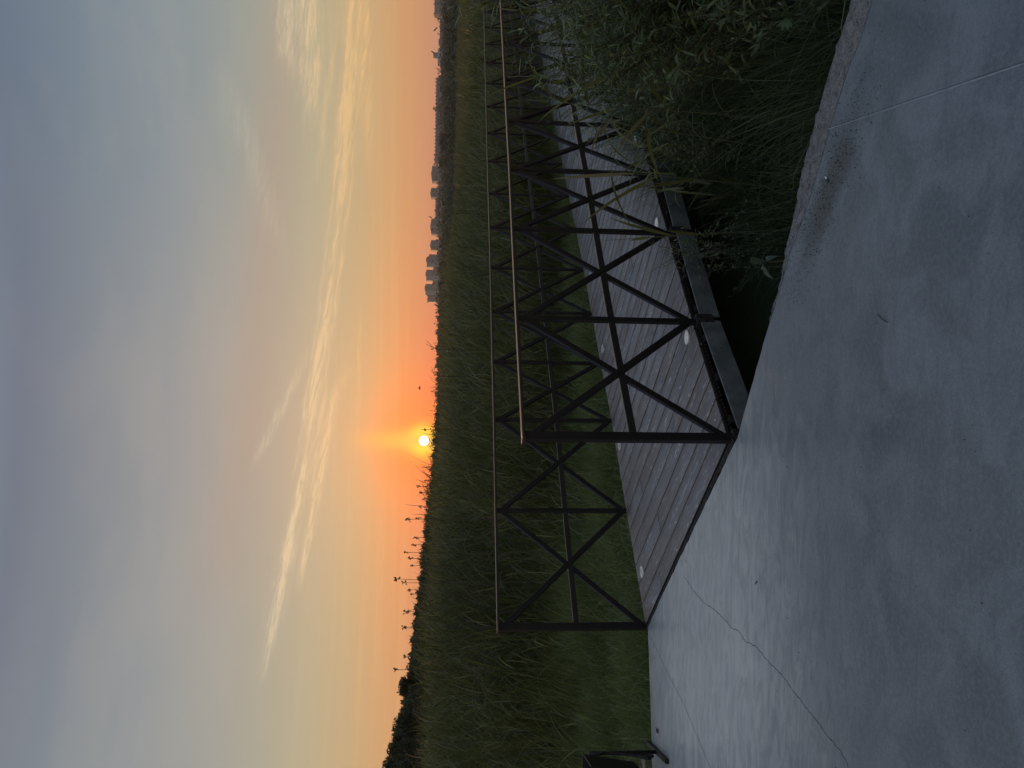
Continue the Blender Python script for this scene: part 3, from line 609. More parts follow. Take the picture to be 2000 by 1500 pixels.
# ------------------------------------------------------------------ fine grass beyond the boardwalk
def wedge(n, d0, d1, a0=-34, a1=32):
    d = np.sqrt(rng.uniform(d0*d0, d1*d1, n)); a = np.radians(rng.uniform(a0, a1, n)); return d*np.sin(a), d*np.cos(a)
def outside(x, y):                               # distance into the green beyond bridge / slab
    return np.where(x < -1.9, np.minimum(conc_d(x, y), 99), np.where(fence_d(x, y) > 0, fence_d(x, y), -1))
def reed_start(x, y):
    s = fence_s(x, y); return np.where(x < -1.9, 5.6+.5*np.sin(x*1.9), np.interp(s, [0, 2, 4.5, 7.5], [5.2, 4.2, 2.0, .35]))
x, y = wedge(190000, 5.2, 15.5, -33, 28); o = outside(x, y); rs = reed_start(x, y)
k = (o > .04) & (o < rs+1.5) & (rng.random(len(x)) < np.clip(1.3-o/(rs+1.5), .2, 1)); x, y, o = x[k], y[k], o[k]
n = len(x); print('grass', n)
cl_ = .75+.35*np.sin(x*2.3+1.1)*np.cos(y*2.9)+.2*np.sin(x*5.1)*np.sin(y*4.3)
Lg = rng.uniform(.22, .55, n)*np.clip(cl_, .55, 1.2)*(.65+.35*sstep(0, .5, o)+.75*sstep(1.5, 5.0, o))
az = np.where(rng.random(n) < .6, rng.normal(1.2, .9, n), rng.uniform(0, 6.28, n))
parts = [blades(np.stack([x, y, terrain(x, y)+.01], -1), az, np.abs(rng.normal(.12, .22, n)), rng.gamma(2.6, .50, n), Lg, rng.uniform(.004, .0075, n), 5, 'grass', rng.normal(0, .8, n), sway=rng.normal(0, .6, n), tint=np.clip(rng.beta(2, 2.6, n), 0, .97))]
n2 = 6000; i2 = rng.integers(0, n, n2)            # a few bleached blades
parts.append(blades(np.stack([x[i2], y[i2], terrain(x[i2], y[i2])+.1], -1), rng.uniform(0, 6.28, n2), rng.uniform(.1, .9, n2), rng.uniform(.5, 2.6, n2), rng.uniform(.12, .32, n2), .0036, 5, 'grass', rng.normal(0, .6, n2), tint=np.where(rng.random(n2) < .3, 1.0, .95), sway=rng.normal(0, 1, n2)))
tag(veg('grass', parts, M['grass']), 'fine curling green grass beside the boardwalk and the slab', 'grass', kind='stuff')

# ------------------------------------------------------------------ reed bed
def ztop(x, y):
    az = np.degrees(np.arctan2(x, y)); d = np.hypot(x, y); o = np.maximum(outside(x, y), 0)
    zr = 1.02+.03*np.sin(x*.5)
    zl = 1.02+sstep(.0, 7.0, o)*.50
    left = 1.50+.20*sstep(-4, -12, az)+.06*sstep(-12, -20, az)
    z = np.where(az < -8, left, zl*sstep(13.5, 8, az)+zr*(1-sstep(13.5, 8, az)))
    mixl = sstep(1.5, -7, az); z = z*(1-mixl)+left*mixl
    z = z-sstep(26, 60, d)*np.clip(az-4, 0, 12)/12*.25
    return z+.07*np.sin(x*1.3+2)*np.cos(y*.9)+.05*np.sin(x*3.1)*np.sin(y*2.3)
def reeds(n, d0, d1, leaves, K, wscale, full, a0=-32, a1=31, lmin=0):
    x, y = wedge(n, d0, d1, a0, a1); o = outside(x, y); k = (o > reed_start(x, y)*rng.uniform(.75, 1.1, n)) ; x, y = x[k], y[k]; n = len(x)
    g = terrain(x, y); zt = ztop(x, y)-np.abs(rng.normal(0, .15, n))-.02+.09*np.sin(x*2.1+y)*np.sin(y*1.7-x*.6); H = zt-g
    ramp_ = sstep(-.2, 1.6, outside(x, y)-reed_start(x, y)); H = H*(.62+.38*ramp_)
    az0 = rng.normal(1.45, .8, n); tl = np.abs(rng.normal(.05, .06, n))+.03
    parts = []
    tint = np.clip(rng.beta(2, 2.6, n)+.16*np.sin(x*.9+1.7*np.sin(y*.7))*np.cos(y*1.1), 0, .9); tint = np.where(rng.random(n) < .07, .97, tint)
    if full: parts.append(blades(np.stack([x, y, g], -1), az0, tl, tl*1.2, H*.97, .007, 3, 'grass', rng.uniform(-1, 1, n), tint=np.clip(tint*.8+.1, 0, 1)))
    fr_lo = .25 if full else max(.45, lmin)
    for j in range(leaves):
        f = fr_lo+(1-fr_lo)*(j+rng.random(n))/leaves; f = np.minimum(f, .99)
        px = x+np.sin(az0)*np.sin(tl*1.5)*H*f*f; py = y+np.cos(az0)*np.sin(tl*1.5)*H*f*f
        la = az0+(j % 2)*math.pi*.9+rng.normal(0, .7, n); la = np.where(rng.random(n) < .25, rng.normal(1.5, .6, n), la)
        Ll = rng.uniform(.30, .58, n)*(1.1-.35*np.abs(f-.65))*(1 if full else 1.15)
        parts.append(blades(np.stack([px, py, g+H*f], -1), la, rng.uniform(.1, .75, n), rng.uniform(.1, 1.6, n), Ll, rng.uniform(.011, .022, n)*wscale, K, 'reed', rng.normal(0, .7, n), tint=np.clip(tint+rng.normal(0, .12, n), 0, .96), sway=rng.normal(0, .35, n)))
    return parts
P1 = reeds(13000, 6, 17, 7, 4, .75, True)+reeds(14000, 17, 28, 6, 3, 1.0, True)
n_ = 5000; x, y = wedge(n_, 6.5, 16, -33, 20); o = outside(x, y); rs = reed_start(x, y); k = (o > .9) & (o < rs+.3) & (rng.random(n_) < (o/rs)**2); x, y, o, rs = x[k], y[k], o[k], rs[k]; n_ = len(x)
for j in range(4): P1.append(blades(np.stack([x+rng.normal(0, .03, n_), y, terrain(x, y)+.05+.2*j*(o/rs)], -1), rng.normal(1.3, 1.2, n_), rng.uniform(.1, .7, n_), rng.uniform(.3, 1.2, n_), rng.uniform(.3, .7, n_)*(.5+.6*o/rs), rng.uniform(.006, .013, n_), 4, 'reed', rng.normal(0, .6, n_), tint=np.clip(rng.beta(3, 2, n_), 0, .95), sway=rng.normal(0, .3, n_)))
n_ = 1400; x, y = wedge(n_, 6.5, 20); k = outside(x, y) > reed_start(x, y); x, y = x[k], y[k]; n_ = len(x)   # dead straws
P1.append(blades(np.stack([x, y, terrain(x, y)+.4], -1), rng.uniform(0, 6.28, n_), rng.uniform(0, .9, n_), rng.uniform(0, .8, n_), rng.uniform(.4, 1.1, n_), .006, 3, 'grass', tint=1.0))
tag(veg('reed_bed', P1, M['reed']), 'dense olive green reed bed behind the boardwalk', 'reeds', kind='stuff')
P2 = reeds(40000, 28, 60, 3, 2, 1.5, False)+reeds(24000, 60, 110, 3, 2, 3.0, False, lmin=.6)
tag(veg('distant_reeds', P2, M['fargreen']), 'far part of the reed bed stretching to the horizon trees', 'reeds', kind='stuff')

# ------------------------------------------------------------------ long dark grass between slab and boardwalk
n = 90000; x = rng.uniform(-.1, 5.5, n); y = rng.uniform(2.0, 8.5, n)
edge = np.interp(x, [p[0] for p in outer], [p[1] for p in outer])
rd = rfence_d(x, y); k = (y > edge+.10) & (rd > .14) & (rng.random(n) < np.clip(.08+sstep(.35, 1.6, x)*.9, 0, 1)*np.clip(1.5-rd*.12, .3, 1)); x, y = x[k], y[k]; n = len(x); print('dark grass', n)
amp = .35+.65*sstep(.3, 2.2, x)
clump = .8+.4*np.sin(x*4+1)*np.cos(y*3.3)
La = rng.uniform(.45, 1.3, n)*amp*clump*(1+.35*sstep(1.3, 2.4, x))
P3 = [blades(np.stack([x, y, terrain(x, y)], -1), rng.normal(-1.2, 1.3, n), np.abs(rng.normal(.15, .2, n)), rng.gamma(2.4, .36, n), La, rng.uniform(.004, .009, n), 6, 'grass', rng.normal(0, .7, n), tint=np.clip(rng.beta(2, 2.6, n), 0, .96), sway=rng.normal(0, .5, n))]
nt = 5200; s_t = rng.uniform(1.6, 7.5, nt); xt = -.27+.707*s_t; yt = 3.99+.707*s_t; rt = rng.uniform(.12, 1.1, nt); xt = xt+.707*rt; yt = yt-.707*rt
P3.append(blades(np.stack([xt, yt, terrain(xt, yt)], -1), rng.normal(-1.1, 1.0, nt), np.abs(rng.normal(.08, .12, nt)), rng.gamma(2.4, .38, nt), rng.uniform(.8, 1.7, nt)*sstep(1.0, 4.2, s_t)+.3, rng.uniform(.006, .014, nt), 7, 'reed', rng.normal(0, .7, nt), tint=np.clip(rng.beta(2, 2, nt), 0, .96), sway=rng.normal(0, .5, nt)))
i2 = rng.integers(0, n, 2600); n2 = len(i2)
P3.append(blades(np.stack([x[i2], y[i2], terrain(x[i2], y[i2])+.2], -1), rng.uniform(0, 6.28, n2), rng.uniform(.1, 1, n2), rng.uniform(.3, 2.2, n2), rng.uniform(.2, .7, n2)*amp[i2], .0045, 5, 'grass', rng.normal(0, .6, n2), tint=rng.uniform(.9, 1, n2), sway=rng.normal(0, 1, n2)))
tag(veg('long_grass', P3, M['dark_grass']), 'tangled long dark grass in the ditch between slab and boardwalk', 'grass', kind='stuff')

nt = 230; s_t = rng.uniform(2.0, 8.5, nt); rt = rng.uniform(.2, 1.7, nt); xt = -.27+.707*s_t+.707*rt; yt = 3.99+.707*s_t-.707*rt; gt = terrain(xt, yt)
Ht_ = (1.15+.75*sstep(2.2, 5.5, s_t))*rng.uniform(.75, 1.1, nt); a0 = rng.normal(-1.3, .8, nt); P4 = [blades(np.stack([xt, yt, gt], -1), a0, .05, .12, Ht_, .008, 4, 'grass', rng.uniform(-1, 1, nt), tint=.4)]
for j in range(8):
    f = np.minimum(.3+.7*(j+rng.random(nt))/8, .98); P4.append(blades(np.stack([xt+np.sin(a0)*.10*Ht_*f*f, yt+np.cos(a0)*.10*Ht_*f*f, gt+Ht_*f], -1), a0+(j % 2)*2.8+rng.normal(0, .8, nt), rng.uniform(.2, .7, nt), rng.uniform(.4, 1.7, nt), rng.uniform(.25, .5, nt), rng.uniform(.012, .022, nt), 6, 'reed', rng.normal(0, .6, nt), tint=np.clip(rng.beta(2.2, 2, nt), 0, .92), sway=rng.normal(0, .4, nt)))
tag(veg('ditch_reeds', P4, M['reed']), 'broad leaved reeds leaning over the near railing and the planks', 'reeds', kind='stuff')

# ------------------------------------------------------------------ willow shrub
def shrub(name, label, cat, base, stems, matl, leaf=(.055, .10, .0065, .0115), per=52, rad=.006, tint_hi=.985):
    root = empty(name, base); tag(root, label, cat); mb = MB(); parts = []
    for (tx, ty, tz, nl) in stems:
        b = np.array(base)+np.array([rng.normal(0, .08), rng.normal(0, .08), 0]); t = np.array([tx, ty, tz]); c1 = b+(t-b)*.45+np.array([0, 0, .28*(tz-b[2])])
        pts = [b*(1-s)**2+2*c1*s*(1-s)+t*s*s for s in np.linspace(0, 1, 9)]
        mb.tube(pts, [rad*(1-.8*k/8) for k in range(9)], 5)
        tw = [(pts, nl)]
        for q in range(3):                         # side twigs
            s = rng.uniform(.35, .9); p = b*(1-s)**2+2*c1*s*(1-s)+t*s*s; d = np.array([rng.normal(0, .16), rng.normal(0, .16), rng.uniform(.02, .25)])
            tp = [p+d*v+np.array([0, 0, .04*v*(1-v)]) for v in np.linspace(0, 1, 4)]; mb.tube(tp, [.0026, .002, .0014, .0008], 4); tw.append((tp, nl//3))
        for pp, m_ in tw:
            pp = np.array(pp); s = rng.uniform(.28 if m_ == nl else .1, 1, m_)*(len(pp)-1); i = np.minimum(s.astype(int), len(pp)-2); f = (s-i)[:, None]; p = pp[i]*(1-f)+pp[i+1]*f
            parts.append(blades(p, rng.uniform(0, 6.28, m_), rng.uniform(.35, 1.5, m_), rng.uniform(.1, 1.5, m_), rng.uniform(leaf[0], leaf[1], m_), rng.uniform(leaf[2], leaf[3], m_), 3, 'leaf', rng.normal(0, .8, m_), tint=np.where(rng.random(m_) > tint_hi, 1.0, np.clip(rng.beta(2, 2.2, m_), 0, .92))))
    mb.build('branches', M['bark'], root, smooth=True)
    f = veg('leaves', parts, matl, root); return root
st = [(*at(rng.uniform(1000, 1180), rng.uniform(-60, 75), rng.uniform(4.0, 4.9)), 60) for k in range(18)]
for k in range(46):
    Yp = rng.uniform(-160, 215); Xp = rng.uniform(1010, 1270)+max(0, Yp-90)*.6; st.append((*at(Xp, Yp, rng.uniform(3.9, 5.2)), 60))
for k in range(34):
    Yp = rng.uniform(20, 290); Xp = rng.uniform(1040, 1290)+max(0, Yp-150)*.35; st.append((*at(Xp, Yp, rng.uniform(3.9, 4.8)), 46))
for Xp, Yp, d in [(905, -10, 4.2), (880, 15, 4.3), (893, 30, 4.1), (925, 45, 4.3), (975, 10, 4.4), (900, -40, 4.4), (985, 90, 4.5), (1000, 120, 4.3), (1010, 60, 4.6), (1045, 170, 4.4), (940, 0, 4.7)]: st.append((*at(Xp, Yp, d), 34))
shrub('willow_shrub', 'bushy grey green willow shrub with narrow leaves hanging over the near railing', 'shrub', (2.55, 4.35, -1.03), st, M['willow'])
st = [(*at(rng.uniform(1230, 1420), rng.uniform(-150, 170), rng.uniform(3.6, 4.4)), 40) for k in range(16)]
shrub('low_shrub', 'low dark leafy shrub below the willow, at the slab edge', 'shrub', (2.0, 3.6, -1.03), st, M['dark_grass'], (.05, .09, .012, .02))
# weeds over the side beam
for (Xb, Yb, d, lab) in ((1268, 290, 5.0, 'dull green feathery weed pushing over the planks beside the near railing'), (1245, 215, 5.6, 'feathery weed farther along the near railing, under the reed leaves'), (1320, 500, 4.75, 'thin dark weed growing up against the grey side beam')):
    b = at(Xb+60, Yb-6, d); b[2] = terrain(b[0], b[1]); st = [(*at(Xb+rng.normal(0, 26), Yb+rng.normal(0, 30), d+rng.normal(0, .1)), 46) for k in range(12)]
    shrub('weed', lab, 'weed', tuple(b), st, M['dark_grass'], (.018, .036, .004, .008), rad=.0025)

# broad reed leaves in front of the boardwalk: plants of their own
def reed_plant(base, top, leaves, label):
    root = empty('reed_plant', base); tag(root, label, 'reed', 'single reeds in front of the boardwalk')
    b, t = np.array(base, float), np.array(top, float); c = b+(t-b)*.5+np.array([0, 0, .12])
    pts = [b*(1-s)**2+2*c*s*(1-s)+t*s*s for s in np.linspace(0, 1, 8)]
    MB().tube(pts, [.0045*(1-.6*k/7) for k in range(8)], 6).build('stem', M['stem'], root, smooth=True)
    for (s, tip, w, tn) in leaves:
        p = b*(1-s)**2+2*c*s*(1-s)+t*s*s; q = np.array(tip, float); d = q-p; L = np.linalg.norm(d); K = 8
        md = p+d*.5+np.array([0, 0, .10*L+.02]); V = []; sd = np.cross(d/L, (0, 0, 1)); sd = sd/np.linalg.norm(sd)
        vw = p-np.array([0, 0, EYE]); s2 = np.cross(d/L, vw/np.linalg.norm(vw)); s2 /= max(np.linalg.norm(s2), .1); sd = s2*.85+sd*.35; sd = sd/np.linalg.norm(sd)
        for k in range(K+1):
            v = k/K; pt = p*(1-v)**2+2*md*v*(1-v)+q*v*v; hw = w/2*max(.04, min(1, .3+v*3.5)*(1-v**2.6)); V += [pt-sd*hw, pt+np.array([0, 0, -hw*.25]), pt+sd*hw]
        F = [(3*k+a, 3*k+a+1, 3*k+a+4, 3*k+a+3) for k in range(K) for a in (0, 1)]
        link('leaf', npmesh('leaf', V, F4=F, attrs={'tint': [tn]*len(V)}, smooth=True), M['reed'], root, False)
RPl = [
 ((1.62, 4.55), (1030, 195, 4.7), [(.6, (1205, 300, 4.6), .026, .9), (.7, (1100, 250, 4.7), .02, .5), (.8, (1145, 65, 4.6), .022, .4), (.9, (1030, 110, 4.8), .018, .3), (.55, (1250, 120, 4.5), .024, .5)], 'tall arching reed with a long yellow green leaf laid across the near railing'),
 ((1.45, 4.7), (1120, 225, 4.8), [(.7, (1290, 345, 4.7), .026, .75), (.85, (1155, 300, 4.6), .02, .95), (.6, (1240, 200, 4.7), .02, .3)], 'reed with a bright yellow green leaf bending down over the planks'),
 ((1.25, 4.75), (1150, 330, 4.85), [(.7, (1135, 440, 4.8), .024, .6), (.8, (1075, 350, 4.8), .024, .95), (.55, (1260, 370, 4.7), .02, .4), (.9, (1240, 452, 4.75), .016, .5)], 'reed whose leaves fan out in front of the third railing panel'),
 ((1.0, 4.55), (1180, 470, 4.6), [(.8, (1232, 470, 4.5), .02, .8), (.7, (1190, 425, 4.6), .022, .5), (.6, (1300, 450, 4.5), .018, .4)], 'lowest reed, its drooping tip in front of the nearer flush light'),
 ((1.9, 4.4), (990, 150, 4.6), [(.7, (1050, 240, 4.5), .022, .85), (.8, (1110, 130, 4.4), .03, .3), (.6, (1160, 40, 4.4), .03, .4), (.9, (950, 190, 4.6), .012, .6)], 'reed standing up through the willow shrub'),
]
for (bx, by), tp, lv, lab in RPl:
    reed_plant((bx, by, float(terrain(np.array(bx), np.array(by)))), at(*tp), [(s, at(*tip), w, tn) for s, tip, w, tn in lv], lab)
# pale dock plant by the edge of the slab
b = gd(1545, 505, 0); b = np.array([b[0]+.10, b[1]+.14, -1.0]); root = empty('dock_plant', b); tag(root, 'pale broad leaved plant peeping up beside the broken slab edge', 'plant')
MB().tube([b, at(1500, 512, 3.75)], [.006, .004], 6).build('stem', M['stem'], root)
for tip, w in (((1467, 506, 3.7), .035), ((1500, 528, 3.65), .03), ((1512, 545, 3.62), .028), ((1522, 500, 3.7), .03)):
    p = at(1500, 512, 3.75); q = at(*tip); d = q-p; L = np.linalg.norm(d); V = []; up = np.array([0, 0, 1.0]); sd = np.cross(d/L, up); sd /= np.linalg.norm(sd)
    for k in range(7):
        v = k/6; pt = p+d*v+up*.03*math.sin(v*math.pi); hw = w/2*max(.08, math.sin(math.pi*min(.97, v*.9+.08))); V += [pt-sd*hw+up*.004, pt, pt+sd*hw+up*.004]
    link('leaf', npmesh('leaf', V, F4=[(3*k+a, 3*k+a+1, 3*k+a+4, 3*k+a+3) for k in range(6) for a in (0, 1)], attrs={'tint': [.5]*len(V)}, smooth=True), M['weed'], root, False)

# ------------------------------------------------------------------ dry seed heads standing above the reeds
ords = ['first', 'second', 'third', 'fourth', 'fifth', 'sixth', 'seventh', 'eighth', 'ninth', 'tenth', 'eleventh', 'twelfth', 'thirteenth', 'fourteenth', 'fifteenth', 'sixteenth', 'seventeenth', 'eighteenth', 'nineteenth', 'twentieth', 'twenty-first', 'twenty-second']
heads = sorted([(828, 839, .9), (843, 764, .3), (818, 950, 1), (822, 962, .8), (827, 975, .8), (820, 990, .8), (797, 1014, 1.3), (817, 1012, 1), (812, 1050, 1.1), (808, 1064, 1.1), (793, 1079, 1), (802, 1091, 1), (805, 1105, 1.1), (775, 1131, 1.4), (790, 1138, 1.3), (801, 1152, 1), (805, 1160, .8), (794, 1195, 1.3), (788, 1225, 1.2), (793, 1283, 1.2), (775, 1308, 1.2), (803, 1254, .8)], key=lambda h: -h[1])
for i, (hx, hy, sc) in enumerate(heads):
    d = 9.5+1.5*((i*7) % 5)/5; tp = at(hx, hy, d); ft = at(hx+90, hy+rng.normal(0, 5), d); ft[2] = -.4
    s_ = empty('seed_head_stalk', ft); tag(s_, ords[i]+' from the left of the dry seed heads on thin stalks against the orange sky', 'dry flower stalk', 'dry seed heads above the reeds')
    mdp = (tp+ft)/2+np.array([rng.normal(0, .02), 0, 0])
    MB().tube([ft, mdp, tp], [.005, .004, .003], 5).build('stem', M['bark'], s_)
    mb = MB(); c = np.array(tp)
    for q in range(int(4+4*sc)):
        o = np.array([rng.normal(0, .009), rng.normal(0, .008), rng.uniform(-.028, .03)])*sc; r_ = rng.uniform(.005, .009)*sc
        mb.tube([c, c+o*.6, c+o], [.0028, .0026, .0024], 4); mb.tube([c+o-[0, 0, r_], c+o-[0, 0, r_*.5], c+o+[0, 0, r_*.6], c+o+[0, 0, r_]], [r_*.3, r_, r_*.9, r_*.2], 6)
    mb.build('seed_head', M['seed'], s_)
# a forked dead reed tip near the middle
for j, (pts, lab) in enumerate((([(857, 683), (845, 678), (832, 672)], 'forked bare twig sticking up from the reeds right of the sun'), ([(857, 735), (848, 730), (842, 724)], 'small bare twig sticking up between forked twig and sun'))):
    q = [at(a, b_, 12) for a, b_ in pts]; q0 = q[0].copy(); q0[2] = -.3; t_ = MB().tube([q0]+q, [.007, .006, .004, .002], 5); t_.tube([q[1], at(pts[2][0]+1, pts[2][1]-7, 12)], [.004, .002], 5)
    o = t_.build('bare_twig', M['bark']); tag(o, lab, 'twig')

# ------------------------------------------------------------------ trees behind the reeds
def tree(name, X, Yd, d, wpx, label, matl, n=3500, leafs=.10, bot=878, group=None, wob=1.0):
    """X, Yd: the crown's top in the photograph; wpx its width there"""
    top = at(X, Yd, d); m = d/FPX; rad = wpx*m/2; gz = float(terrain(np.array(top[0]), np.array(top[1]))); Ht = top[2]-gz
    root = empty(name, (top[0], top[1], gz)); tag(root, label, 'tree', group)
    b = np.array([top[0], top[1], gz]); mb = MB(); sk = Ht*.03+.02
    mb.tube([b, b+[0, 0, Ht*.3], b+[rng.normal(0, .03)*Ht, 0, Ht*.62], b+[rng.normal(0, .03)*Ht, 0, Ht*.9]], [sk, sk*.8, sk*.5, sk*.15], 7)
    cl_ = []
    nc = max(7, int(16*wob))
    for k in range(nc):
        f = rng.uniform(.22, .93); rr = rad*math.sqrt(max(.06, 1-((f-.5)/.56)**2))*rng.uniform(.45, .98); a = rng.uniform(0, 6.28)
        c = b+np.array([rr*math.cos(a), rr*math.sin(a)*.8, Ht*f]); mb.tube([b+[0, 0, Ht*f*.5], (b+[0, 0, Ht*f*.5]+c)/2+[0, 0, .04*Ht], c], [sk*.35, sk*.22, sk*.06], 5)
        cl_.append((c, rad*rng.uniform(.22, .42)))
    cl_.append((b+[0, 0, Ht*.9], rad*.22))
    mb.build('trunk', M['bark'], root)
    per = n//len(cl_); P = []
    for c, r_ in cl_:
        q = rng.normal(0, 1, (per, 3)); q /= np.linalg.norm(q, axis=1)[:, None]; P.append(c+q*(r_*rng.uniform(.25, 1.15, per)**.7)[:, None]*[1, 1, .8])
    P = np.concatenate(P); P = P[(P[:, 2] > gz+.05) & (P[:, 2] < top[2]+leafs*2)]; k = len(P)
    V = blades(P, rng.uniform(0, 6.28, k), rng.uniform(.2, 2.2, k), rng.uniform(0, .6, k), leafs*rng.uniform(.7, 1.5, k), leafs*.55, 2, 'leaf', rng.normal(0, 1, k))
    veg('crown', [V], matl, root); return root
TL = [(738, 1492, 30, 130, 'tallest dark tree, at the left end of the tree line'), (757, 1442, 33, 95, 'rounded dark tree right of the tallest one'), (782, 1395, 36, 90, 'lower dark bush between two taller trees of the left tree line'),
      (770, 1352, 34, 62, 'small loose crowned tree with sky showing through its top'), (789, 1322, 38, 70, 'ragged small tree just right of the loose crowned one'), (808, 1265, 42, 110, 'long low bush behind the reeds, right of the ragged tree'),
      (806, 1213, 45, 44, 'little pointed bush on the tree line above the left railing end'), (815, 1160, 46, 90, 'dark rounded bush behind the tall seed heads'), (819, 1090, 48, 90, 'broad dark bush left of the middle of the tree line'), (828, 1030, 52, 80, 'dark bush sloping down towards the sun'),
      (836, 975, 55, 80, 'low grey bush left of the sun behind reed tips'), (842, 925, 60, 70, 'small low bush close left of the sun'), (845, 862, 70, 70, 'rounded bush right under the sun'), (851, 820, 90, 45, 'small bush just right of the sun')]
for i, (tx, ty, d, w, lab) in enumerate(TL):
    tree('tree' if i < 5 else 'bush_tree', tx, ty, d, w, lab, M['tree_leaf'], 5200 if i < 6 else 3200, .10 if d < 40 else .13, group='trees on the left behind the reeds', wob=1.2)
# bushy hem that closes the line between the single trees
def hem(name, pts, d, matl, n, leafs, label, depth, bot=-.4):
    P = []
    xs_ = [p[1] for p in pts]; ys_ = [p[0] for p in pts]
    Yp = rng.uniform(min(xs_), max(xs_), n); topX = np.interp(Yp, xs_[::-1] if xs_[0] > xs_[-1] else xs_, ys_[::-1] if xs_[0] > xs_[-1] else ys_)
    topX = topX+2.5*np.sin(Yp*.21)+2*np.sin(Yp*.47+1)+1.5*np.sin(Yp*1.1)
    for yp, tx in zip(Yp, topX):
        dd = d+rng.uniform(0, depth); t = at(tx, yp, dd); z0 = bot if bot is not None else t[2]-6; f = 1-rng.random()**1.5*.98; P.append((t[0]*1.0, t[1], z0+(t[2]-z0)*f))
    P = np.array(P); k = len(P)
    o = veg(name, [blades(P, rng.uniform(0, 6.28, k), rng.uniform(.2, 2.2, k), rng.uniform(0, .6, k), leafs*rng.uniform(.7, 1.5, k), leafs*.6, 2, 'leaf', rng.normal(0, 1, k))], matl)
    return tag(o, label, 'bushes', kind='stuff')
hem('thicket', [(745, 1600), (758, 1500), (772, 1440), (790, 1380), (804, 1300), (814, 1200), (828, 1100), (838, 1000), (847, 930), (853, 870), (857, 800)], 44, M['tree_leaf'], 70000, .19, 'continuous dark thicket joining the trees behind the reeds', 14)
hem('distant_woods', [(860, 850), (857, 780), (857, 700), (860, 600), (864, 560), (868, 470), (870, 380), (872, 250), (872, 120), (870, -60)], 520, M['far_leaf'], 15000, 2.2, 'hazy belt of far woods below the skyline', 380, None)
nc = 1500; a_ = np.radians(rng.uniform(-3, 31, nc)); d_ = 160*(980/160)**rng.random(nc); cx_, cy_ = d_*np.sin(a_), d_*np.cos(a_); cz_ = terrain(cx_, cy_); Q = []
keep = (.5+.5*np.sin(cx_*.013+1)*np.cos(cy_*.017)+.25*rng.normal(0, 1, nc)) > .42; cx_, cy_, cz_, d_ = cx_[keep], cy_[keep], cz_[keep], d_[keep]; nc = len(cx_)
rr_ = rng.uniform(1.2, 3.2, nc)*(1+d_/900)
for k in range(26):
    q = rng.normal(0, .55, (nc, 3)); Q.append(np.stack([cx_+q[:, 0]*rr_*1.5, cy_+q[:, 1]*rr_, cz_+np.abs(q[:, 2]+.5)*rr_*.8], -1))
Q = np.concatenate(Q); k = len(Q); sz = np.tile(.5+d_/600, 26)
o = veg('slope_bushes', [blades(Q, rng.uniform(0, 6.28, k), rng.uniform(.2, 2.2, k), rng.uniform(0, .6, k), sz*1.2, sz*.8, 2, 'leaf', rng.normal(0, 1, k), tint=np.tile(rng.random(nc), 26))], M['far_leaf']); tag(o, 'hazy scrub and bushes covering the slope below the city', 'bushes', kind='stuff')
FT = [(861, 278, 330, 34, 'dark round far tree in front of the long apartment block'), (858, 318, 420, 16, 'narrow dark far tree beside the brownish block'), (873, 130, 380, 22, 'dark far tree below the pale stepped building'), (868, 108, 480, 14, 'small far tree at the foot of the pale stepped building'),
      (862, 520, 420, 20, 'dark far bush at the foot of the three tall towers'), (866, 183, 400, 20, 'dark far tree left of the bright clearing'), (876, 212, 300, 10, 'little far bush beside the bright clearing'), (872, 352, 420, 18, 'far tree below the gabled tower on the right'), (858, 556, 500, 10, 'small far tree right below the tallest tower')]
for tx, ty, d, w, lab in FT: tree('distant_tree', tx, ty, d, w, lab, M['far_leaf'], 900, 1.0, group='far trees on the slope', wob=.7)
tree('bare_tree', 846, 211, 900, 9, 'spindly far tree sticking out above the long apartment block', M['far_leaf'], 420, 1.0, wob=.9)

# ------------------------------------------------------------------ far apartment buildings
BD = 1400.0
def building(name, Y0, Y1, Xt, label, m, extra=(), depth=16, Xb=872, cat='apartment building', group='far apartment buildings on the skyline'):
    a = at(Xt, Y1, BD); b = at(Xt, Y0, BD); xb = at(Xb, (Y0+Y1)/2, BD); cx = (a[0]+b[0])/2; w = abs(b[0]-a[0]); zt = (a[2]+b[2])/2; zb = min(xb[2], 12)-2
    root = empty(name, (cx, BD, zb)); tag(root, label, cat, group)
    mb = MB(); mb.box((0, depth/2, (zt-zb)/2), (w, depth, zt-zb)); o = mb.build('wall', m, root, local=True)
    H = zt-zb
    for e in extra:
        if e[0] == 'box':      # roof structure: share of width from, to, height
            MB().box(((e[1]+e[2]-1)/2*w, depth/2, H+e[3]/2), ((e[2]-e[1])*w, depth*.6, e[3])).build('roof_house', M['roof'], root, local=True)
        elif e[0] == 'panel':  # plain bay standing proud of the front
            MB().box(((e[1]+e[2]-1)/2*w, -.6, H/2-.3), ((e[2]-e[1])*w, 1.2, H-.6)).build('bay', M['wallp'], root, local=True)
        elif e[0] == 'frame':
            mb = MB()
            for q in (0, .5, 1): mb.box(((q-.5)*w*.92, -.5, H-e[1]/2), (w*.09, 1.0, e[1]))
            for hh in (H-.8, H-e[1]+.6): mb.box((0, -.55, hh), (w, .9, 1.4))
            mb.build('facade_frame', M['wallp'], root, local=True)
        elif e[0] == 'gable':
            MB().add([(-w/2, 0, H), (w/2, 0, H), (w/2, depth, H), (-w/2, depth, H), (0, 0, H+e[1]), (0, depth, H+e[1])], [(0, 1, 4), (3, 5, 2), (0, 4, 5, 3), (1, 2, 5, 4)]).build('gable_roof', M['roof'], root, local=True)
        elif e[0] == 'lumps':
            mb = MB()
            for q in np.linspace(.04, .96, e[1]): mb.box(((q-.5)*w, depth/2, H+.8), (2.2, 3, 1.6+rng.random()))
            mb.build('chimney', M['roof'], root, local=True)
    return root
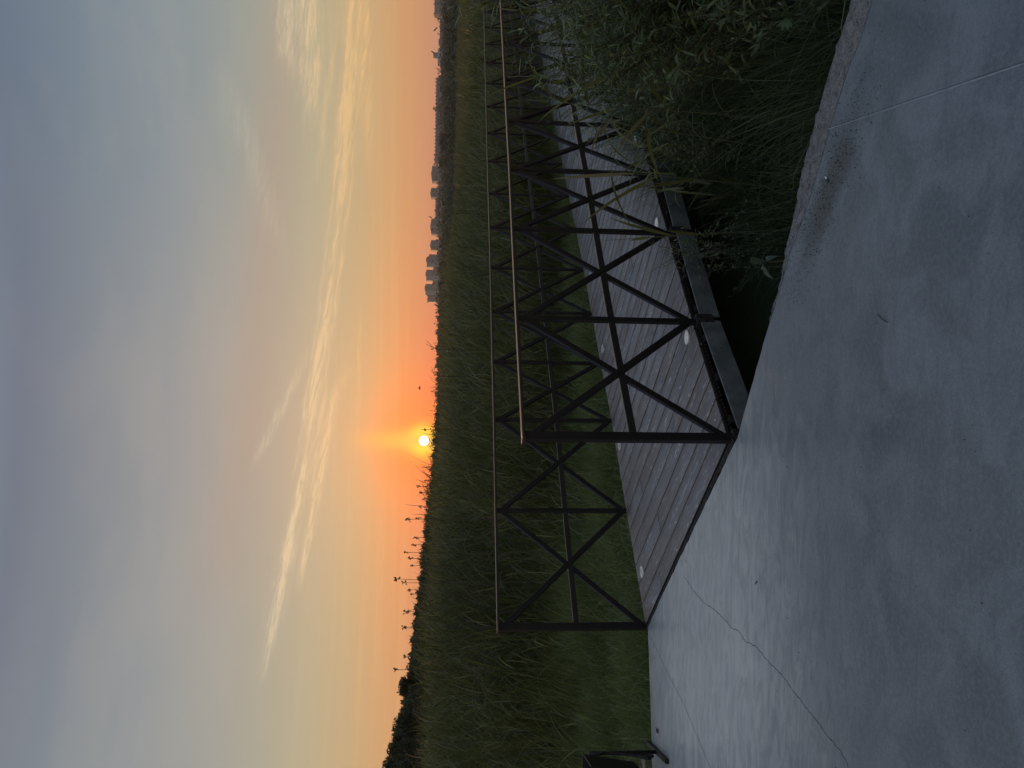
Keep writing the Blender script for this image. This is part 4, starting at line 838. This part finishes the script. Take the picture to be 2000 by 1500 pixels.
building('tower_block', 576.5, 589.5, 835.5, 'lower brownish tower block at the left end of the far towers', M['fac_warm'], [('lumps', 3)])
building('tower_block', 554.5, 576, 831, 'tallest far tower block with a plain pale side', M['fac_grey'], [('box', .45, .85, 1.6), ('panel', .0, .38)])
building('linking_block', 548, 555, 845, 'low block between the two leftmost tall towers', M['fac_grey'], depth=14)
building('tower_block', 526.5, 548, 832.5, 'middle one of the three tall grey towers', M['fac_grey'], [('box', .45, .8, 1.4), ('panel', .0, .4)])
building('linking_block', 521, 527, 846, 'low block between middle and right one of the tall grey towers', M['fac_grey'], depth=14)
building('tower_block', 501, 521, 833.5, 'right one of the three tall grey towers with a stepped top', M['fac_grey'], [('box', .55, .9, 1.4), ('panel', .0, .35)])
building('tower_block', 496.5, 501, 838, 'narrow lower stair tower attached to the right grey tower', M['fac_grey'])
building('tower_block', 469, 488, 842, 'gabled tower block right of the three grey towers', M['fac_warm'], [('gable', 2.0), ('frame', 14)])
building('apartment_block', 462, 497, 856, 'low wide block behind the gabled tower, left of the pink mast', M['fac_warm'])
building('tower_block', 427, 457, 842.5, 'wide framed tower block just right of the red mast', M['fac_warm'], [('gable', 2.0), ('frame', 13)])
building('apartment_block', 386, 429, 851.5, 'long flat block with roof vents in the middle of the skyline', M['fac_warm'], [('lumps', 9)])
building('tower_block', 367, 385.5, 842.5, 'narrow framed tower left of the widest framed tower', M['fac_grey'], [('gable', 2.0), ('frame', 13)])
building('apartment_block', 353, 387, 856, 'low block behind the narrow framed tower', M['fac_warm'])
building('tower_block', 324, 354, 844, 'rightmost framed tower block of the skyline', M['fac_grey'], [('gable', 1.8), ('frame', 12)])
building('apartment_block', 299, 319, 849, 'brownish block with a notched roof right of the framed towers', M['fac_warm'], [('lumps', 3)])
building('apartment_block', 151, 298, 851.5, 'very long grey apartment block with many roof vents', M['fac_grey'], [('lumps', 20)])
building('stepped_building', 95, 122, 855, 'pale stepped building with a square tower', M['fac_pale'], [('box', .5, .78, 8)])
building('apartment_block', 36, 95, 859, 'long very low block between pale stepped building and right corner', M['fac_warm'], [('box', .2, .35, 2.0)])
building('apartment_block', -60, 27, 849, 'dark grey block at the right end of the skyline', M['fac_grey'], [('lumps', 5)])
building('apartment_block', 589, 640, 862, 'low hazy block left of all the towers', M['fac_warm'], [('lumps', 5)])
p = at(852, 461, BD-30); q = at(866, 461, BD-30); t_ = MB()
for k in range(2): t_.box((p[0]-1+k*3.4, BD-30, (p[2]+4)/2), (1.6, 1.6, p[2]-4))
tag(t_.build('mast', M['pink']), 'pair of thin red and white posts between two far towers', 'mast')
# bright clearings and water glints on the slope
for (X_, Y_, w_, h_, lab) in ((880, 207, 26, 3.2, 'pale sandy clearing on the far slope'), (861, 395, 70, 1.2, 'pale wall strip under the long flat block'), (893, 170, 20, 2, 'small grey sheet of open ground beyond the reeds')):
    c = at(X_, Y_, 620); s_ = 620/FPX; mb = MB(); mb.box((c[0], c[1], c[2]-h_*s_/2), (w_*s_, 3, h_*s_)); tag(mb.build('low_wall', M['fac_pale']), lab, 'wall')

# ------------------------------------------------------------------ a bird
c = at(820, 758, 60); mb = MB()
mb.tube([c+[-.16, 0, 0], c+[-.06, 0, .01], c+[.08, 0, 0], c+[.2, 0, -.01]], [.01, .05, .045, .01], 7)
mb.add([c+[-.05, 0, .02], c+[.07, 0, .02], c+[.03, .22, .14], c+[-.02, .45, .06]], [(0, 1, 2, 3)]); mb.add([c+[-.05, 0, .02], c+[.07, 0, .02], c+[.03, -.22, .14], c+[-.02, -.45, .06]], [(3, 2, 1, 0)])
tag(mb.build('bird', M['seed']), 'tiny dark bird flying low over the tree line right of the sun', 'bird')

# ------------------------------------------------------------------ the evening air
hz = MB().box((0, 850, 31), (3400, 2000, 66)).mesh('haze'); hm = bpy.data.materials.new('haze'); hm.use_nodes = True; ht = hm.node_tree; ht.nodes.clear()
pv = ht.nodes.new('ShaderNodeVolumePrincipled'); pv.inputs['Color'].default_value = (.84, .85, .85, 1); pv.inputs['Density'].default_value = .00013; pv.inputs['Anisotropy'].default_value = .35
ho = ht.nodes.new('ShaderNodeOutputMaterial'); ht.links.new(pv.outputs[0], ho.inputs['Volume'])
tag(link('haze', hz, hm), kind='stuff')
